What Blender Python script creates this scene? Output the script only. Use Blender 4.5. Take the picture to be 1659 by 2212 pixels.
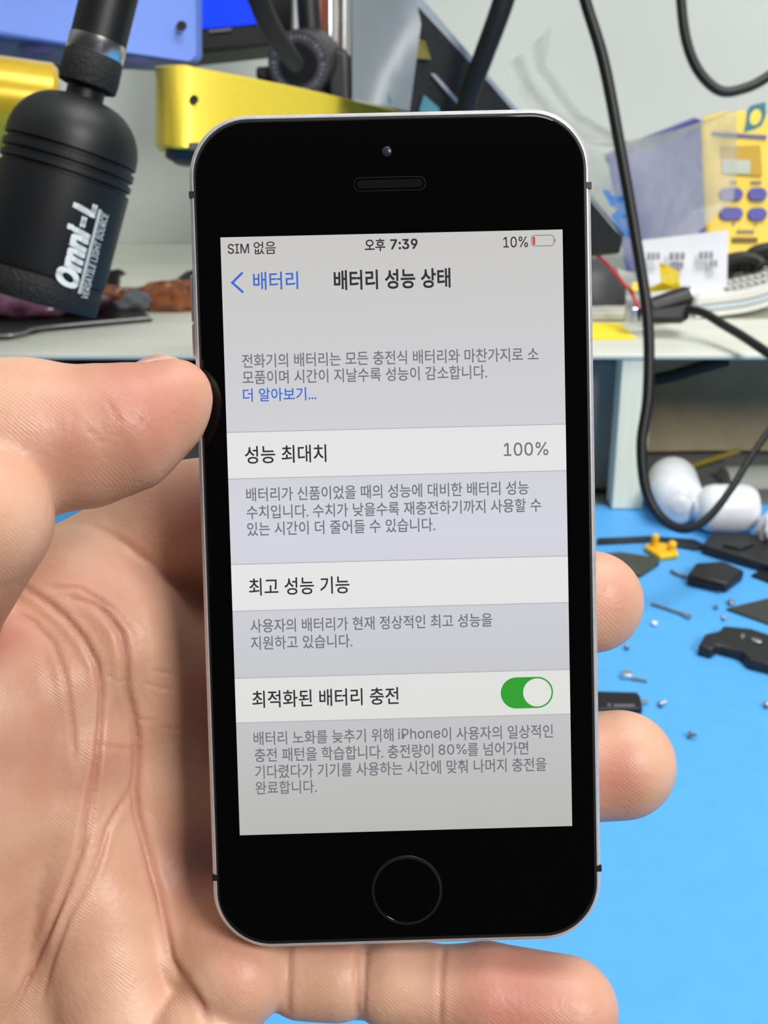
import bpy, bmesh, math, random
import numpy as np
from mathutils import Vector, Matrix, Quaternion
random.seed(4)
C = bpy.context.scene.collection
SC = bpy.context.scene
for o in list(bpy.data.objects):
    bpy.data.objects.remove(o)

# ------------------------------------------------------------------ camera
F, CX, CY = 2400.0, 829.5, 1106.0
PITCH = math.radians(22)
CAM = Vector((0, 0, 0.311))
RIGHT = Vector((1, 0, 0))
FWD = Vector((0, math.cos(PITCH), -math.sin(PITCH)))
UP = Vector((0, math.sin(PITCH), math.cos(PITCH)))
CAMM = Matrix((RIGHT, UP, -FWD)).transposed().to_4x4()
CAMM.translation = CAM
cd = bpy.data.cameras.new('camera')
cam = bpy.data.objects.new('camera', cd)
C.objects.link(cam)
cam.matrix_world = CAMM
cd.sensor_fit = 'VERTICAL'
cd.sensor_height = 36.0
cd.lens = F / 2212 * 36
cd.clip_start = 0.01
cd.clip_end = 50
cd.dof.use_dof = True
cd.dof.focus_distance = 0.163
cd.dof.aperture_fstop = cd.lens / 0.8
SC.camera = cam

# ------------------------------------------------------------------ light
SC.view_settings.view_transform = 'Standard'
SC.view_settings.look = 'None'
SC.view_settings.exposure = 0.0
SC.view_settings.gamma = 1.0
SC.view_settings.use_curve_mapping = False
SC.cycles.use_denoising = True
SC.cycles.max_bounces = 8
world = bpy.data.worlds.new('room_light')
SC.world = world
world.use_nodes = True
wn = world.node_tree
wn.nodes.clear()
w_out = wn.nodes.new('ShaderNodeOutputWorld')
w_bg = wn.nodes.new('ShaderNodeBackground')
w_tc = wn.nodes.new('ShaderNodeTexCoord')
w_rp = wn.nodes.new('ShaderNodeValToRGB')
w_rp.color_ramp.elements[0].position = 0.52
w_rp.color_ramp.elements[0].color = (0.05, 0.048, 0.05, 1)
w_rp.color_ramp.elements[1].position = 1.0
w_rp.color_ramp.elements[1].color = (0.8, 0.82, 0.8, 1)
w_ma = wn.nodes.new('ShaderNodeMapRange')
w_ma.inputs['From Min'].default_value = -1
w_ma.inputs['From Max'].default_value = 1
w_dot = wn.nodes.new('ShaderNodeVectorMath')
w_dot.operation = 'DOT_PRODUCT'
w_dot.inputs[1].default_value = (0, 0.5, 0.86)
wn.links.new(w_tc.outputs['Generated'], w_dot.inputs[0])
wn.links.new(w_dot.outputs['Value'], w_ma.inputs['Value'])
wn.links.new(w_ma.outputs[0], w_rp.inputs[0])
wn.links.new(w_rp.outputs[0], w_bg.inputs[0])
w_bg.inputs[1].default_value = 1.0
wn.links.new(w_bg.outputs[0], w_out.inputs[0])


def area(name, loc, target, size, power, col=(1, 1, 1), size_y=None):
    l = bpy.data.lights.new(name, 'AREA')
    l.shape = 'RECTANGLE'
    l.size = size
    l.size_y = size_y or size
    l.energy = power
    l.color = col
    o = bpy.data.objects.new(name, l)
    C.objects.link(o)
    o.location = loc
    o.rotation_euler = (Vector(target) - Vector(loc)).to_track_quat('-Z', 'Y').to_euler()
    return o


area('ceiling_light', (0.55, 0.45, 1.6), (0.32, 0.75, 0), 1.0, 5.8, (0.98, 1.0, 0.97), 0.5).data.spread = math.radians(95)
area('room_light', (0.66, -0.66, 1.06), (0.05, 0.3, 0.2), 0.42, 18.5, (1, 0.985, 0.955))


# ------------------------------------------------------------------ helpers
def lin(c):
    r = []
    for v in c[:3]:
        v = v / 255.0
        r.append(v / 12.92 if v <= 0.04045 else ((v + 0.055) / 1.055) ** 2.4)
    return (r[0], r[1], r[2], 1.0)


def P(px, py, d):
    """A point d metres in front of the camera, along the ray of a photo pixel."""
    return CAM + d * (FWD + (px - CX) / F * RIGHT - (py - CY) / F * UP)


def ray(px, py):
    return FWD + (px - CX) / F * RIGHT - (py - CY) / F * UP


def G(px, py, z=0.0):
    r = ray(px, py)
    return CAM + r * ((z - CAM.z) / r.z)


def Yp(px, py, y):
    r = ray(px, py)
    return CAM + r * ((y - CAM.y) / r.y)


def mat(name, rgb, rough=0.5, metal=0.0, spec=0.5, var=0.06, scale=60.0, bump=0.0, alpha=1.0, coat=0.0, aniso=None, emit=None):
    m = bpy.data.materials.new(name)
    m.use_nodes = True
    nt = m.node_tree
    b = nt.nodes['Principled BSDF']
    c = lin(rgb)
    b.inputs['Roughness'].default_value = rough
    b.inputs['Metallic'].default_value = metal
    b.inputs['Specular IOR Level'].default_value = spec
    b.inputs['Coat Weight'].default_value = coat
    b.inputs['Alpha'].default_value = alpha
    tc = nt.nodes.new('ShaderNodeTexCoord')
    mp = nt.nodes.new('ShaderNodeMapping')
    if aniso:
        mp.inputs['Scale'].default_value = aniso
    nz = nt.nodes.new('ShaderNodeTexNoise')
    nz.inputs['Scale'].default_value = scale
    nz.inputs['Detail'].default_value = 4
    nt.links.new(tc.outputs['Object'], mp.inputs[0])
    nt.links.new(mp.outputs[0], nz.inputs['Vector'])
    rp = nt.nodes.new('ShaderNodeValToRGB')
    rp.color_ramp.elements[0].position = 0.3
    rp.color_ramp.elements[1].position = 0.7
    rp.color_ramp.elements[0].color = tuple(max(0, v * (1 - var)) for v in c[:3]) + (1,)
    rp.color_ramp.elements[1].color = tuple(min(1, v * (1 + var)) for v in c[:3]) + (1,)
    nt.links.new(nz.outputs['Fac'], rp.inputs[0])
    nt.links.new(rp.outputs[0], b.inputs['Base Color'])
    if bump:
        bp = nt.nodes.new('ShaderNodeBump')
        bp.inputs['Strength'].default_value = bump
        bp.inputs['Distance'].default_value = 0.001
        nt.links.new(nz.outputs['Fac'], bp.inputs['Height'])
        nt.links.new(bp.outputs[0], b.inputs['Normal'])
    if emit:
        b.inputs['Emission Color'].default_value = lin(rgb)
        b.inputs['Emission Strength'].default_value = emit
    return m


class MB:
    """Collects shapes in world (or local) coordinates and links them as one mesh."""

    def __init__(self):
        self.v, self.f = [], []

    def add(self, vs, fs):
        n = len(self.v)
        self.v += [Vector(a) for a in vs]
        self.f += [tuple(i + n for i in f) for f in fs]
        return self

    def box(self, c, s, rot=None):
        c = Vector(c)
        vs = []
        for x in (-1, 1):
            for y in (-1, 1):
                for z in (-1, 1):
                    p = Vector((x * s[0] / 2, y * s[1] / 2, z * s[2] / 2))
                    if rot:
                        p = rot @ p
                    vs.append(c + p)
        return self.add(vs, [(0, 1, 3, 2), (4, 6, 7, 5), (0, 4, 5, 1), (2, 3, 7, 6), (0, 2, 6, 4), (1, 5, 7, 3)])

    def prism(self, pts, vec):
        pts = [Vector(p) for p in pts]
        vec = Vector(vec)
        n = len(pts)
        vs = pts + [p + vec for p in pts]
        fs = [tuple(range(n)), tuple(range(2 * n - 1, n - 1, -1))]
        fs += [(i, i + n, (i + 1) % n + n, (i + 1) % n) for i in range(n)]
        return self.add(vs, fs)

    def lathe(self, prof, base, axis, n=48, ref=None, knurl=None):
        axis = Vector(axis).normalized()
        base = Vector(base)
        a = Vector(ref) if ref else (Vector((0, 0, 1)) if abs(axis.z) < 0.9 else Vector((1, 0, 0)))
        u = (a - axis * a.dot(axis)).normalized()
        w = axis.cross(u)
        vs, fs = [], []
        for s, r in prof:
            for k in range(n):
                t = 2 * math.pi * k / n
                vs.append(base + axis * s + (u * math.cos(t) + w * math.sin(t)) * max(r, 1e-6))
        m = len(prof)
        for i in range(m - 1):
            for k in range(n):
                k2 = (k + 1) % n
                fs.append((i * n + k, i * n + k2, (i + 1) * n + k2, (i + 1) * n + k))
        fs.append(tuple(range(n - 1, -1, -1)))
        fs.append(tuple((m - 1) * n + k for k in range(n)))
        return self.add(vs, fs)

    def tube(self, pts, r, n=14, sub=10):
        pts = [Vector(p) for p in pts]
        rs = r if isinstance(r, (list, tuple)) else [r] * len(pts)
        q, rr = [], []
        if len(pts) > 2 and sub > 1:
            e = [2 * pts[0] - pts[1]] + pts + [2 * pts[-1] - pts[-2]]
            for i in range(1, len(e) - 2):
                for k in range(sub):
                    t = k / sub
                    a, b, c2, d = e[i - 1], e[i], e[i + 1], e[i + 2]
                    q.append(0.5 * ((2 * b) + (c2 - a) * t + (2 * a - 5 * b + 4 * c2 - d) * t * t + (3 * b - a - 3 * c2 + d) * t ** 3))
                    rr.append(rs[i - 1] * (1 - t) + rs[i] * t)
            q.append(pts[-1])
            rr.append(rs[-1])
        else:
            q, rr = pts, list(rs)
        vs, fs = [], []
        nrm = None
        for i, p in enumerate(q):
            t = (q[min(i + 1, len(q) - 1)] - q[max(i - 1, 0)]).normalized()
            if nrm is None:
                nrm = t.orthogonal().normalized()
            nrm = (nrm - t * nrm.dot(t)).normalized()
            b = t.cross(nrm)
            for k in range(n):
                a = 2 * math.pi * k / n
                vs.append(p + (nrm * math.cos(a) + b * math.sin(a)) * rr[i])
        for i in range(len(q) - 1):
            for k in range(n):
                k2 = (k + 1) % n
                fs.append((i * n + k, i * n + k2, (i + 1) * n + k2, (i + 1) * n + k))
        fs.append(tuple(range(n - 1, -1, -1)))
        fs.append(tuple((len(q) - 1) * n + k for k in range(n)))
        return self.add(vs, fs)

    def sheet(self, rows, thick, vec):
        """A grid of points with a real thickness along vec."""
        h, w = len(rows), len(rows[0])
        vec = Vector(vec).normalized() * thick
        vs = [Vector(p) for r in rows for p in r]
        n = len(vs)
        vs += [p + vec for p in vs]
        fs = []
        for i in range(h - 1):
            for j in range(w - 1):
                a = i * w + j
                fs.append((a, a + 1, a + w + 1, a + w))
                fs.append((n + a, n + a + w, n + a + w + 1, n + a + 1))
        rim = [j for j in range(w)] + [i * w + w - 1 for i in range(1, h)] + [(h - 1) * w + j for j in range(w - 2, -1, -1)] + [i * w for i in range(h - 2, 0, -1)]
        for k in range(len(rim)):
            a, b = rim[k], rim[(k + 1) % len(rim)]
            fs.append((a, n + a, n + b, b))
        return self.add(vs, fs)


def world_loc(o):
    l = Vector((0, 0, 0))
    while o is not None:
        l += o.location
        o = o.parent
    return l


def obj(name, mb, m, parent=None, bevel=0.0, smooth=True, origin=None, seg=2, local=False):
    me = bpy.data.meshes.new(name)
    if origin is None:
        if parent is None:
            lo = Vector([min(v[i] for v in mb.v) for i in range(3)])
            hi = Vector([max(v[i] for v in mb.v) for i in range(3)])
            origin = Vector(((lo.x + hi.x) / 2, (lo.y + hi.y) / 2, lo.z))
        else:
            origin = Vector((0, 0, 0)) if local else world_loc(parent)
    me.from_pydata([v - origin for v in mb.v], [], mb.f)
    bm = bmesh.new()
    bm.from_mesh(me)
    bmesh.ops.recalc_face_normals(bm, faces=bm.faces)
    bm.to_mesh(me)
    bm.free()
    me.materials.append(m)
    o = bpy.data.objects.new(name, me)
    C.objects.link(o)
    if parent is None:
        o.location = origin
    else:
        o.parent = parent
    if smooth:
        for p in me.polygons:
            p.use_smooth = True
        try:
            me.set_sharp_from_angle(angle=math.radians(38))
        except Exception:
            pass
    if bevel:
        b = o.modifiers.new('round', 'BEVEL')
        b.width = bevel
        b.segments = seg
        b.limit_method = 'ANGLE'
        b.angle_limit = math.radians(35)
        b.harden_normals = False
    return o


def tag(o, label, cat=None, group=None, kind=None):
    if label:
        o['label'] = label
    if cat:
        o['category'] = cat
    if group:
        o['group'] = group
    if kind:
        o['kind'] = kind
    return o


def thing(name, loc, label, cat, group=None):
    o = bpy.data.objects.new(name, None)
    C.objects.link(o)
    o.empty_display_size = 0.01
    o.location = loc
    return tag(o, label, cat, group)


try:   # the sans-serif that ships inside Blender, for Latin letters; Hangul falls back to the bundled CJK face
    LATIN = bpy.data.fonts.load(bpy.utils.system_resource('DATAFILES') + '/fonts/Inter.woff2')
except Exception:
    LATIN = None


def text_verts(body, offset=0.0, shear=0.0, bold=0.0):
    cu = bpy.data.curves.new('t', 'FONT')
    cu.body = body
    if LATIN and max(body) < '\u1000':
        cu.font = LATIN
    cu.size = 1.0
    cu.offset = offset
    cu.shear = shear
    cu.resolution_u = 3
    o = bpy.data.objects.new('t', cu)
    C.objects.link(o)
    bpy.context.view_layer.update()
    dg = bpy.context.evaluated_depsgraph_get()
    me = bpy.data.meshes.new_from_object(o.evaluated_get(dg))
    vs = np.array([v.co[:2] for v in me.vertices])
    fs = [tuple(p.vertices) for p in me.polygons]
    bpy.data.objects.remove(o)
    bpy.data.meshes.remove(me)
    bpy.data.curves.remove(cu)
    if bold:   # a heavier stroke: the same outlines again, slightly shifted
        n0, f0, v0 = len(vs), list(fs), vs.copy()
        for i, (sx, sy) in enumerate(((bold, 0), (0, bold), (bold, bold))):
            vs = np.concatenate([vs, v0 + (sx, sy)])
            fs = fs + [tuple(a + n0 * (i + 1) for a in f) for f in f0]
    lo, hi = vs.min(0), vs.max(0)
    return (vs - lo) / (hi - lo), fs


# ------------------------------------------------------------------ materials
M = {}
M['wall'] = mat('wall_paint', (222, 228, 224), 0.8, var=0.04, scale=5)
M['ceiling'] = mat('ceiling_paint', (225, 225, 220), 0.9, var=0.02, scale=4)
M['desk'] = mat('desk_laminate', (120, 120, 118), 0.6)
M['mat'] = mat('blue_silicone', (86, 166, 230), 0.55, var=0.03, scale=90, bump=0.03, spec=0.3)
M['shelf'] = mat('pale_laminate', (214, 216, 203), 0.45, var=0.07, scale=40, aniso=(0.25, 3, 3))
M['shelf_leg'] = mat('pale_laminate_upright', (243, 240, 218), 0.5, var=0.05, scale=60, aniso=(4, 4, 0.3))
M['black'] = mat('black_plastic', (14, 14, 15), 0.46, var=0.1)
M['black_matte'] = mat('black_rubber', (15, 15, 17), 0.6, var=0.1)
M['black_dust'] = mat('dusty_black', (31, 30, 31), 0.5, var=0.5, scale=500)
M['lamp'] = mat('black_anodised', (22, 23, 25), 0.46, metal=0.0, spec=0.4, var=0.1)
M['knurl'] = mat('black_knurled', (18, 18, 19), 0.7, var=0.6, scale=900, bump=0.6)
M['silver'] = mat('bright_steel', (205, 205, 205), 0.25, metal=1.0)
M['steel'] = mat('dull_steel', (165, 165, 158), 0.4, metal=1.0, var=0.2, scale=300)
M['gold'] = mat('gold_anodised', (242, 216, 70), 0.34, metal=0.35, var=0.03, scale=500)
M['yellow'] = mat('yellow_tube_paint', (228, 190, 48), 0.25, metal=0.3)
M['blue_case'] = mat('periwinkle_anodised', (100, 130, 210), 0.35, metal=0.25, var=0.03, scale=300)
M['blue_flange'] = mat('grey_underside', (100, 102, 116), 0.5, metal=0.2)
M['hole'] = mat('deep_blue_hole', (24, 34, 92), 0.5)
M['dark_hole'] = mat('dark_hole', (25, 22, 18), 0.6)
M['screen_blue'] = mat('lit_blue_screen', (2, 48, 226), 0.3, emit=1.0)
M['copper'] = mat('copper_column', (142, 78, 54), 0.35, metal=0.4)
M['teal'] = mat('teal_print', (24, 112, 128), 0.5)
M['print_blue'] = mat('blue_print', (26, 108, 180), 0.5)
M['station_yellow'] = mat('yellow_plastic', (250, 214, 74), 0.45, var=0.02)
M['station_dark'] = mat('mustard_plastic', (196, 156, 30), 0.5)
M['station_blue'] = mat('violet_blue_plastic', (98, 104, 190), 0.45, var=0.03)
M['button'] = mat('indigo_button', (72, 70, 160), 0.4)
M['lcd'] = mat('grey_lcd', (190, 200, 186), 0.3)
M['brown'] = mat('brown_slot', (104, 80, 22), 0.5)
M['grey_ink'] = mat('grey_ink', (116, 116, 128), 0.6)
M['paper'] = mat('white_card', (206, 207, 214), 0.6, var=0.03)
M['sheet_white'] = mat('white_paper', (232, 230, 226), 0.6, var=0.05)
M['sheet_blue'] = mat('bluish_paper', (202, 214, 222), 0.6, var=0.05)
M['ink'] = mat('dark_ink', (70, 66, 62), 0.6)
M['tape'] = mat('amber_tape', (206, 178, 20), 0.25, var=0.1, scale=200)
M['sticky'] = mat('yellow_note', (255, 226, 44), 0.6, var=0.03)
M['red'] = mat('red_wire_skin', (190, 44, 48), 0.4)
M['white_gloss'] = mat('white_glossy_plastic', (238, 238, 242), 0.3, var=0.02)
M['cream'] = mat('cream_plastic', (190, 190, 178), 0.5)
M['orange_yellow'] = mat('yolk_plastic', (250, 190, 16), 0.45)
M['bin'] = mat('slate_bin', (150, 140, 128), 0.6)
M['bag_dark'] = mat('olive_grey_cloth', (172, 156, 126), 0.8, var=0.12, scale=30)
M['olive_stick'] = mat('olive_wood', (150, 134, 40), 0.6)
M['amber_bag'] = mat('amber_film', (150, 88, 52), 0.22, var=0.6, scale=90, bump=0.5)
M['plum'] = mat('plum_film', (112, 74, 98), 0.22, var=0.6, scale=80, bump=0.5)
M['dark_grey'] = mat('dark_grey_plastic', (58, 60, 62), 0.5)
M['brown_part'] = mat('brown_plastic', (92, 52, 36), 0.4)


def film(name, rgb, opacity, rough=0.15, scale=40):
    m = bpy.data.materials.new(name)
    m.use_nodes = True
    nt = m.node_tree
    b = nt.nodes['Principled BSDF']
    b.inputs['Base Color'].default_value = lin(rgb)
    b.inputs['Roughness'].default_value = rough
    tr = nt.nodes.new('ShaderNodeBsdfTransparent')
    mx = nt.nodes.new('ShaderNodeMixShader')
    nz = nt.nodes.new('ShaderNodeTexNoise')
    tc = nt.nodes.new('ShaderNodeTexCoord')
    nz.inputs['Scale'].default_value = scale
    nz.inputs['Detail'].default_value = 3
    nz.inputs['Distortion'].default_value = 1.5
    rm = nt.nodes.new('ShaderNodeMapRange')
    rm.inputs['From Min'].default_value = 0.3
    rm.inputs['From Max'].default_value = 0.7
    rm.inputs['To Min'].default_value = max(0, opacity - 0.05)
    rm.inputs['To Max'].default_value = min(1, opacity + 0.05)
    nt.links.new(tc.outputs['Object'], nz.inputs['Vector'])
    nt.links.new(nz.outputs['Fac'], rm.inputs['Value'])
    nt.links.new(rm.outputs[0], mx.inputs[0])
    nt.links.new(tr.outputs[0], mx.inputs[1])
    nt.links.new(b.outputs[0], mx.inputs[2])
    nt.links.new(mx.outputs[0], nt.nodes['Material Output'].inputs['Surface'])
    return m


M['film_clear'] = film('clear_bag_film', (205, 208, 204), 0.28)
M['film_grey'] = film('grey_wrap_film', (132, 140, 146), 0.82, 0.3, 22)

# ------------------------------------------------------------------ setting
WALL_Y = 1.29


def struct(name, mb, m, **k):
    o = obj(name, mb, m, smooth=False, **k)
    o['kind'] = 'structure'
    return o


struct('wall_back', MB().box((0.0, WALL_Y + 0.02, 0.55), (4.0, 0.04, 2.9)), M['wall'])
struct('floor', MB().box((0, 0, -0.80), (4.0, 4.0, 0.05)), M['desk'])

tb = thing('workbench', (0, 0.62, -0.03), 'grey workbench top under the blue silicone mat', 'desk')
obj('bench_top', MB().box((0, 0.62, -0.0165), (2.0, 1.33, 0.029)), M['desk'], tb, 0.002)
for sx in (-1, 1):
    for sy in (0.02, 1.22):
        obj('leg', MB().box((sx * 0.95, sy, -0.403), (0.05, 0.05, 0.744)), M['dark_grey'], tb, 0.002)
tag(obj('work_mat', MB().box((0.1, 0.445, -0.001), (1.0, 0.68, 0.002)), M['mat'], None, 0.0008),
    'bright blue silicone repair mat spread over the bench', 'mat')

# raised shelf
SHELF_Z, SHELF_Y = 0.120, 0.770
sh = thing('bench_shelf', (0, 1.0, 0.0), 'pale wood-grain laminate shelf standing along the back of the bench', 'shelf')
obj('shelf_board', MB().box((0, (SHELF_Y + WALL_Y) / 2, SHELF_Z - 0.002), (1.7, WALL_Y - SHELF_Y - 0.002, 0.004)), M['shelf'], sh, 0.0012)
a, b = Yp(1345, 780, SHELF_Y + 0.004), Yp(1413, 780, SHELF_Y + 0.004)
a2, b2 = Yp(1320, 1108, SHELF_Y + 0.004), Yp(1388, 1108, SHELF_Y + 0.004)
leg = MB().prism([(a.x, SHELF_Y + .004, SHELF_Z - .0045), (b.x, SHELF_Y + .004, SHELF_Z - .0045), (b2.x, SHELF_Y + .004, 0.0005), (a2.x, SHELF_Y + .004, 0.0005)], (0, 0.02, 0))
obj('upright', leg, M['shelf_leg'], sh, 0.001)
for x in (-0.80, 0.80):
    obj('upright', MB().box((x, SHELF_Y + 0.2, SHELF_Z / 2 - .002), (0.024, 0.36, SHELF_Z - 0.005)), M['shelf_leg'], sh, 0.001)


# ------------------------------------------------------------------ upper left: lamp, instrument case, gold arm, lens
def px_prism(pts, back, extra=(0, 0, 0)):
    """A solid whose front outline passes through the given (px, py, distance) points and which is back metres deep."""
    return MB().prism([P(*p) for p in pts], FWD * back + Vector(extra))


# black lamp head on its pole
LB = P(75, 650, 0.385)
_vb = (CAM - LB).normalized()
LT = min((P(234, 0, 0.33 + .0005 * i) for i in range(240)), key=lambda q_: abs((q_ - LB).normalized().dot(_vb) - math.sin(math.radians(2))))
lax = (LT - LB).normalized()


def ls(py):
    """Height along the lamp axis of the point seen at photo row py."""
    best = min(range(400), key=lambda i: abs((lambda q: CY - F * q.dot(UP) / q.dot(FWD))(LB + lax * i * .0005 - CAM) - py))
    return best * .0005


lamp = thing('lamp_head', LB, 'black cylindrical lamp head with white lettering hanging from its pole at upper left', 'lamp')
s1, s2 = ls(385), ls(216)
rb = 0.0221
prof = [(0.0095, rb * .93), (0.0100, rb * .97), (0.0115, rb * .985), (s1 - .004, rb)]
for g in (ls(380), ls(358), ls(334)):
    prof += [(g - .0009, rb), (g - .0005, rb - .0011), (g + .0005, rb - .0011), (g + .0009, rb)]
sd = ls(322)
for k in range(1, 12):
    a = math.radians(90 * k / 12)
    prof.append((sd + math.sin(a) * (s2 - sd) * 1.02, .0062 + (rb - .0062) * math.cos(a)))
prof += [(s2 + .0005, .0062)]
bodyo = obj('lamp_body', MB().lathe(prof, LB, lax, 72), M['lamp'], lamp)
obj('knurled_ring', MB().lathe([(0, .0168), (0, rb * .94), (.0008, rb * .965), (.0088, rb * .965), (.0096, rb * .94)], LB, lax, 72), M['knurl'], lamp)
obj('neck', MB().lathe([(ls(226), .0063), (ls(180), .0063)], LB, lax, 40), M['black'], lamp)
n0, n1 = ls(192), ls(122)
obj('knurled_nut', MB().lathe([(n0, .0075), (n0 + .0006, .0096), (n0 + .003, .0099), ((n0 + n1) / 2, .0099), (n1 - .001, .0097), (n1, .0090)], LB, lax, 60), M['knurl'], lamp)
obj('steel_ring', MB().lathe([(n1 - .0002, .0093), (n1 + .0002, .0096), (ls(88), .0096), (ls(87), .0092)], LB, lax, 60), M['silver'], lamp)
pole_end = LB + lax * .34
obj('pole', MB().lathe([(ls(88), .0093), (0.34, .0093)], LB, lax, 48), M['black'], lamp)
# lettering wrapped round the body
tocam = (CAM - LB)
lu = (tocam - lax * tocam.dot(lax)).normalized()
lw = lax.cross(lu)
if lw.dot(RIGHT) < 0:
    lw = -lw


def lamp_text(body, s_a, s_b, ang0, ang1, shear=0.0, off=0.0, bold=0.0, name='lettering', m=None):
    vs, fs = text_verts(body, off, shear, bold)
    bm = bmesh.new()   # cut the flat letters into narrow bands so that they follow the curve of the body
    bv = [bm.verts.new((a, b, 0)) for a, b in vs]
    for f in fs:
        try:
            bm.faces.new([bv[i] for i in f])
        except ValueError:
            pass
    for k in range(1, 12):
        bmesh.ops.bisect_plane(bm, geom=bm.verts[:] + bm.edges[:] + bm.faces[:], plane_co=(0, k / 12, 0), plane_no=(0, 1, 0))
    bm.verts.index_update()
    vs = [v.co[:2] for v in bm.verts]
    fs = [tuple(v.index for v in f.verts) for f in bm.faces]
    bm.free()
    mb = MB()
    out = []
    for a, b in vs:
        th = ang0 + (ang1 - ang0) * b
        sx = s_a + (s_b - s_a) * a
        out.append(LB + lax * sx + (lu * math.cos(th) + lw * math.sin(th)) * (rb + .00012))
    mb.add(out, fs)
    return obj(name, mb, m or M['lamp_ink'], bodyo, smooth=False)


M['lamp_ink'] = mat('white_lamp_ink', (232, 236, 234), 0.5, var=0.02)
lamp_text('Omni-L', ls(600), ls(424), math.radians(33), math.radians(11), 0.25, 0.0, 0.075)
lamp_text('VERSATILE LIGHT SOURCE', ls(612), ls(436), math.radians(47), math.radians(39), 0.2, 0.0)
mb = MB()
for t in (34.8, 36.6):
    st = []
    for k in range(25):
        sx = ls(606) + (ls(432) - ls(606)) * k / 24
        for th in (t, t + 1.1):
            th = math.radians(th)
            st.append(LB + lax * sx + (lu * math.cos(th) + lw * math.sin(th)) * (rb + .00012))
    mb.add(st, [(2 * k, 2 * k + 1, 2 * k + 3, 2 * k + 2) for k in range(24)])
obj('lettering_rule', mb, M['lamp_ink'], bodyo, smooth=False)

# fat yellow tube at the left edge
tag(obj('yellow_tube', MB().lathe([(0, .010), (.0012, .0205), (.004, .0230), (.25, .0255), (.252, .02)], P(128, 236, .60), P(-600, 150, .55) - P(128, 236, .60), 56), M['yellow']),
    'glossy yellow tube end poking in from the left edge behind the lamp head', 'tube')

# periwinkle instrument case
case = thing('instrument_case', P(200, 100, .66), 'pale blue anodised metal case with round holes underneath, at top left behind the lamp pole', 'case')
cf = [(-120, 66, .645), (405, 131, .70), (438, 138, .708), (436, -140, .708), (-120, -140, .645)]
obj('case_body', MB().prism([P(*q_) for q_ in cf], ray(300, 95) * .085 + UP * -.002), M['blue_case'], case, .005, seg=4)
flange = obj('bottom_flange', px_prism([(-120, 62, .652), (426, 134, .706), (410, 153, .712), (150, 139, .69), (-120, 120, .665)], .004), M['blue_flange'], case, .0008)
for px, py, rx, ry in ((-12, 98, 20, 11), (78, 104, 39, 11), (293, 129, 30, 10)):
    dd = .652 + (px + 120) / 546 * .054
    obj('vent_hole', px_prism([(px + rx * math.cos(k * math.pi / 14), py + ry * math.sin(k * math.pi / 14) + rx * .13 * math.cos(k * math.pi / 14), dd - .0022 + .002 * rx / 40 * math.cos(k * math.pi / 14)) for k in range(28)], .0006), M['hole'], flange)
obj('underside_shadow', px_prism([(-120, 110, .70), (150, 128, .72), (140, 152, .72), (-120, 172, .70)], .012), M['black_matte'], case, .001)  # solid black bar standing in for the dark shadow beneath the case
obj('screw_hole', MB().lathe([(0, .0033), (.0005, .003), (.0005, .0017), (.0002, .0015)], P(392, 56, .6975), -FWD, 24), M['dark_hole'], case)

# gold arm
arm = thing('gold_bracket', P(380, 310, .66), 'gold anodised aluminium arm running from upper left down behind the phone', 'bracket')
gx = [(334, 141, 312, .662), (338, 141, 313, .650), (347, 140, 315, .641), (360, 139, 317, .635), (378, 138, 319, .6315), (400, 138, 322, .632), (420, 143, 325, .634), (500, 158, 332, .646), (640, 186, 332, .672), (760, 214, 332, .708), (900, 246, 332, .750)]
obj('arm_plate', MB().sheet([[P(x, y0, d) for x, y0, y1, d in gx], [P(x, y1, d) for x, y0, y1, d in gx]], .014, FWD), M['gold'], arm, .0012)
for px, py, d in ((419, 215, .632), (577, 243, .664)):
    obj('screw_hole', MB().lathe([(0, .0026), (.0006, .0024), (.0006, .0014), (.0003, .0012)], P(px, py, d) - FWD * .0001, -FWD, 24), M['dark_hole'], arm)
obj('bolt_foot', MB().lathe([(0, .006), (-.0006, .0125), (-.002, .0135), (-.006, .0135), (-.007, .0115), (-.009, .009), (-.010, .0)], P(408, 317, .646), UP, 40), M['black'], arm)

# monitor with a blue screen, behind
mon = thing('monitor', P(470, 120, .95), 'black-framed monitor showing a plain blue screen behind the blue case', 'monitor')
obj('monitor_frame', px_prism([(380, -300, .95), (380, 119, .95), (630, 92, .95), (630, -300, .95)], .03), M['black'], mon, .003)
obj('monitor_panel', px_prism([(400, -280, .9495), (400, 66, .9495), (575, 50, .9495), (575, -280, .9495)], -.0008), M['screen_blue'], mon)
obj('frame_logo', px_prism([(452, 66, .9485), (500, 61, .9485), (500, 66, .9485), (452, 71, .9485)], -.0005), M['silver'], mon)

# lens barrel with an engraved ring, on a black block
lensb = thing('microscope_lens', P(652, 200, .87), 'black microscope lens barrel with an engraved grey front ring above the gold arm', 'lens')
lc = P(645, 137, .845)
lax2 = (lc - CAM).normalized()
lax2 = (lax2 + RIGHT * .22 + UP * .02).normalized()
M['engraved'] = mat('engraved_grey_ring', (92, 86, 92), 0.5, metal=0.2)
obj('barrel', MB().lathe([(.0, .0222), (.0015, .0242), (.045, .0255), (.055, .024)], lc, lax2, 56), M['black'], lensb)
ringo = obj('front_ring', MB().lathe([(-.0004, .0142), (-.0014, .0150), (-.0012, .0228), (.0004, .0234), (.003, .0236)], lc, lax2, 64), M['engraved'], lensb)
obj('lens_opening', MB().lathe([(-.0022, .0140), (-.0016, .0146), (-.0008, .0148)], lc, lax2, 48), M['dark_hole'], lensb)
u1 = (UP - lax2 * UP.dot(lax2)).normalized()
w1 = lax2.cross(u1)
mk = MB()
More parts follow.
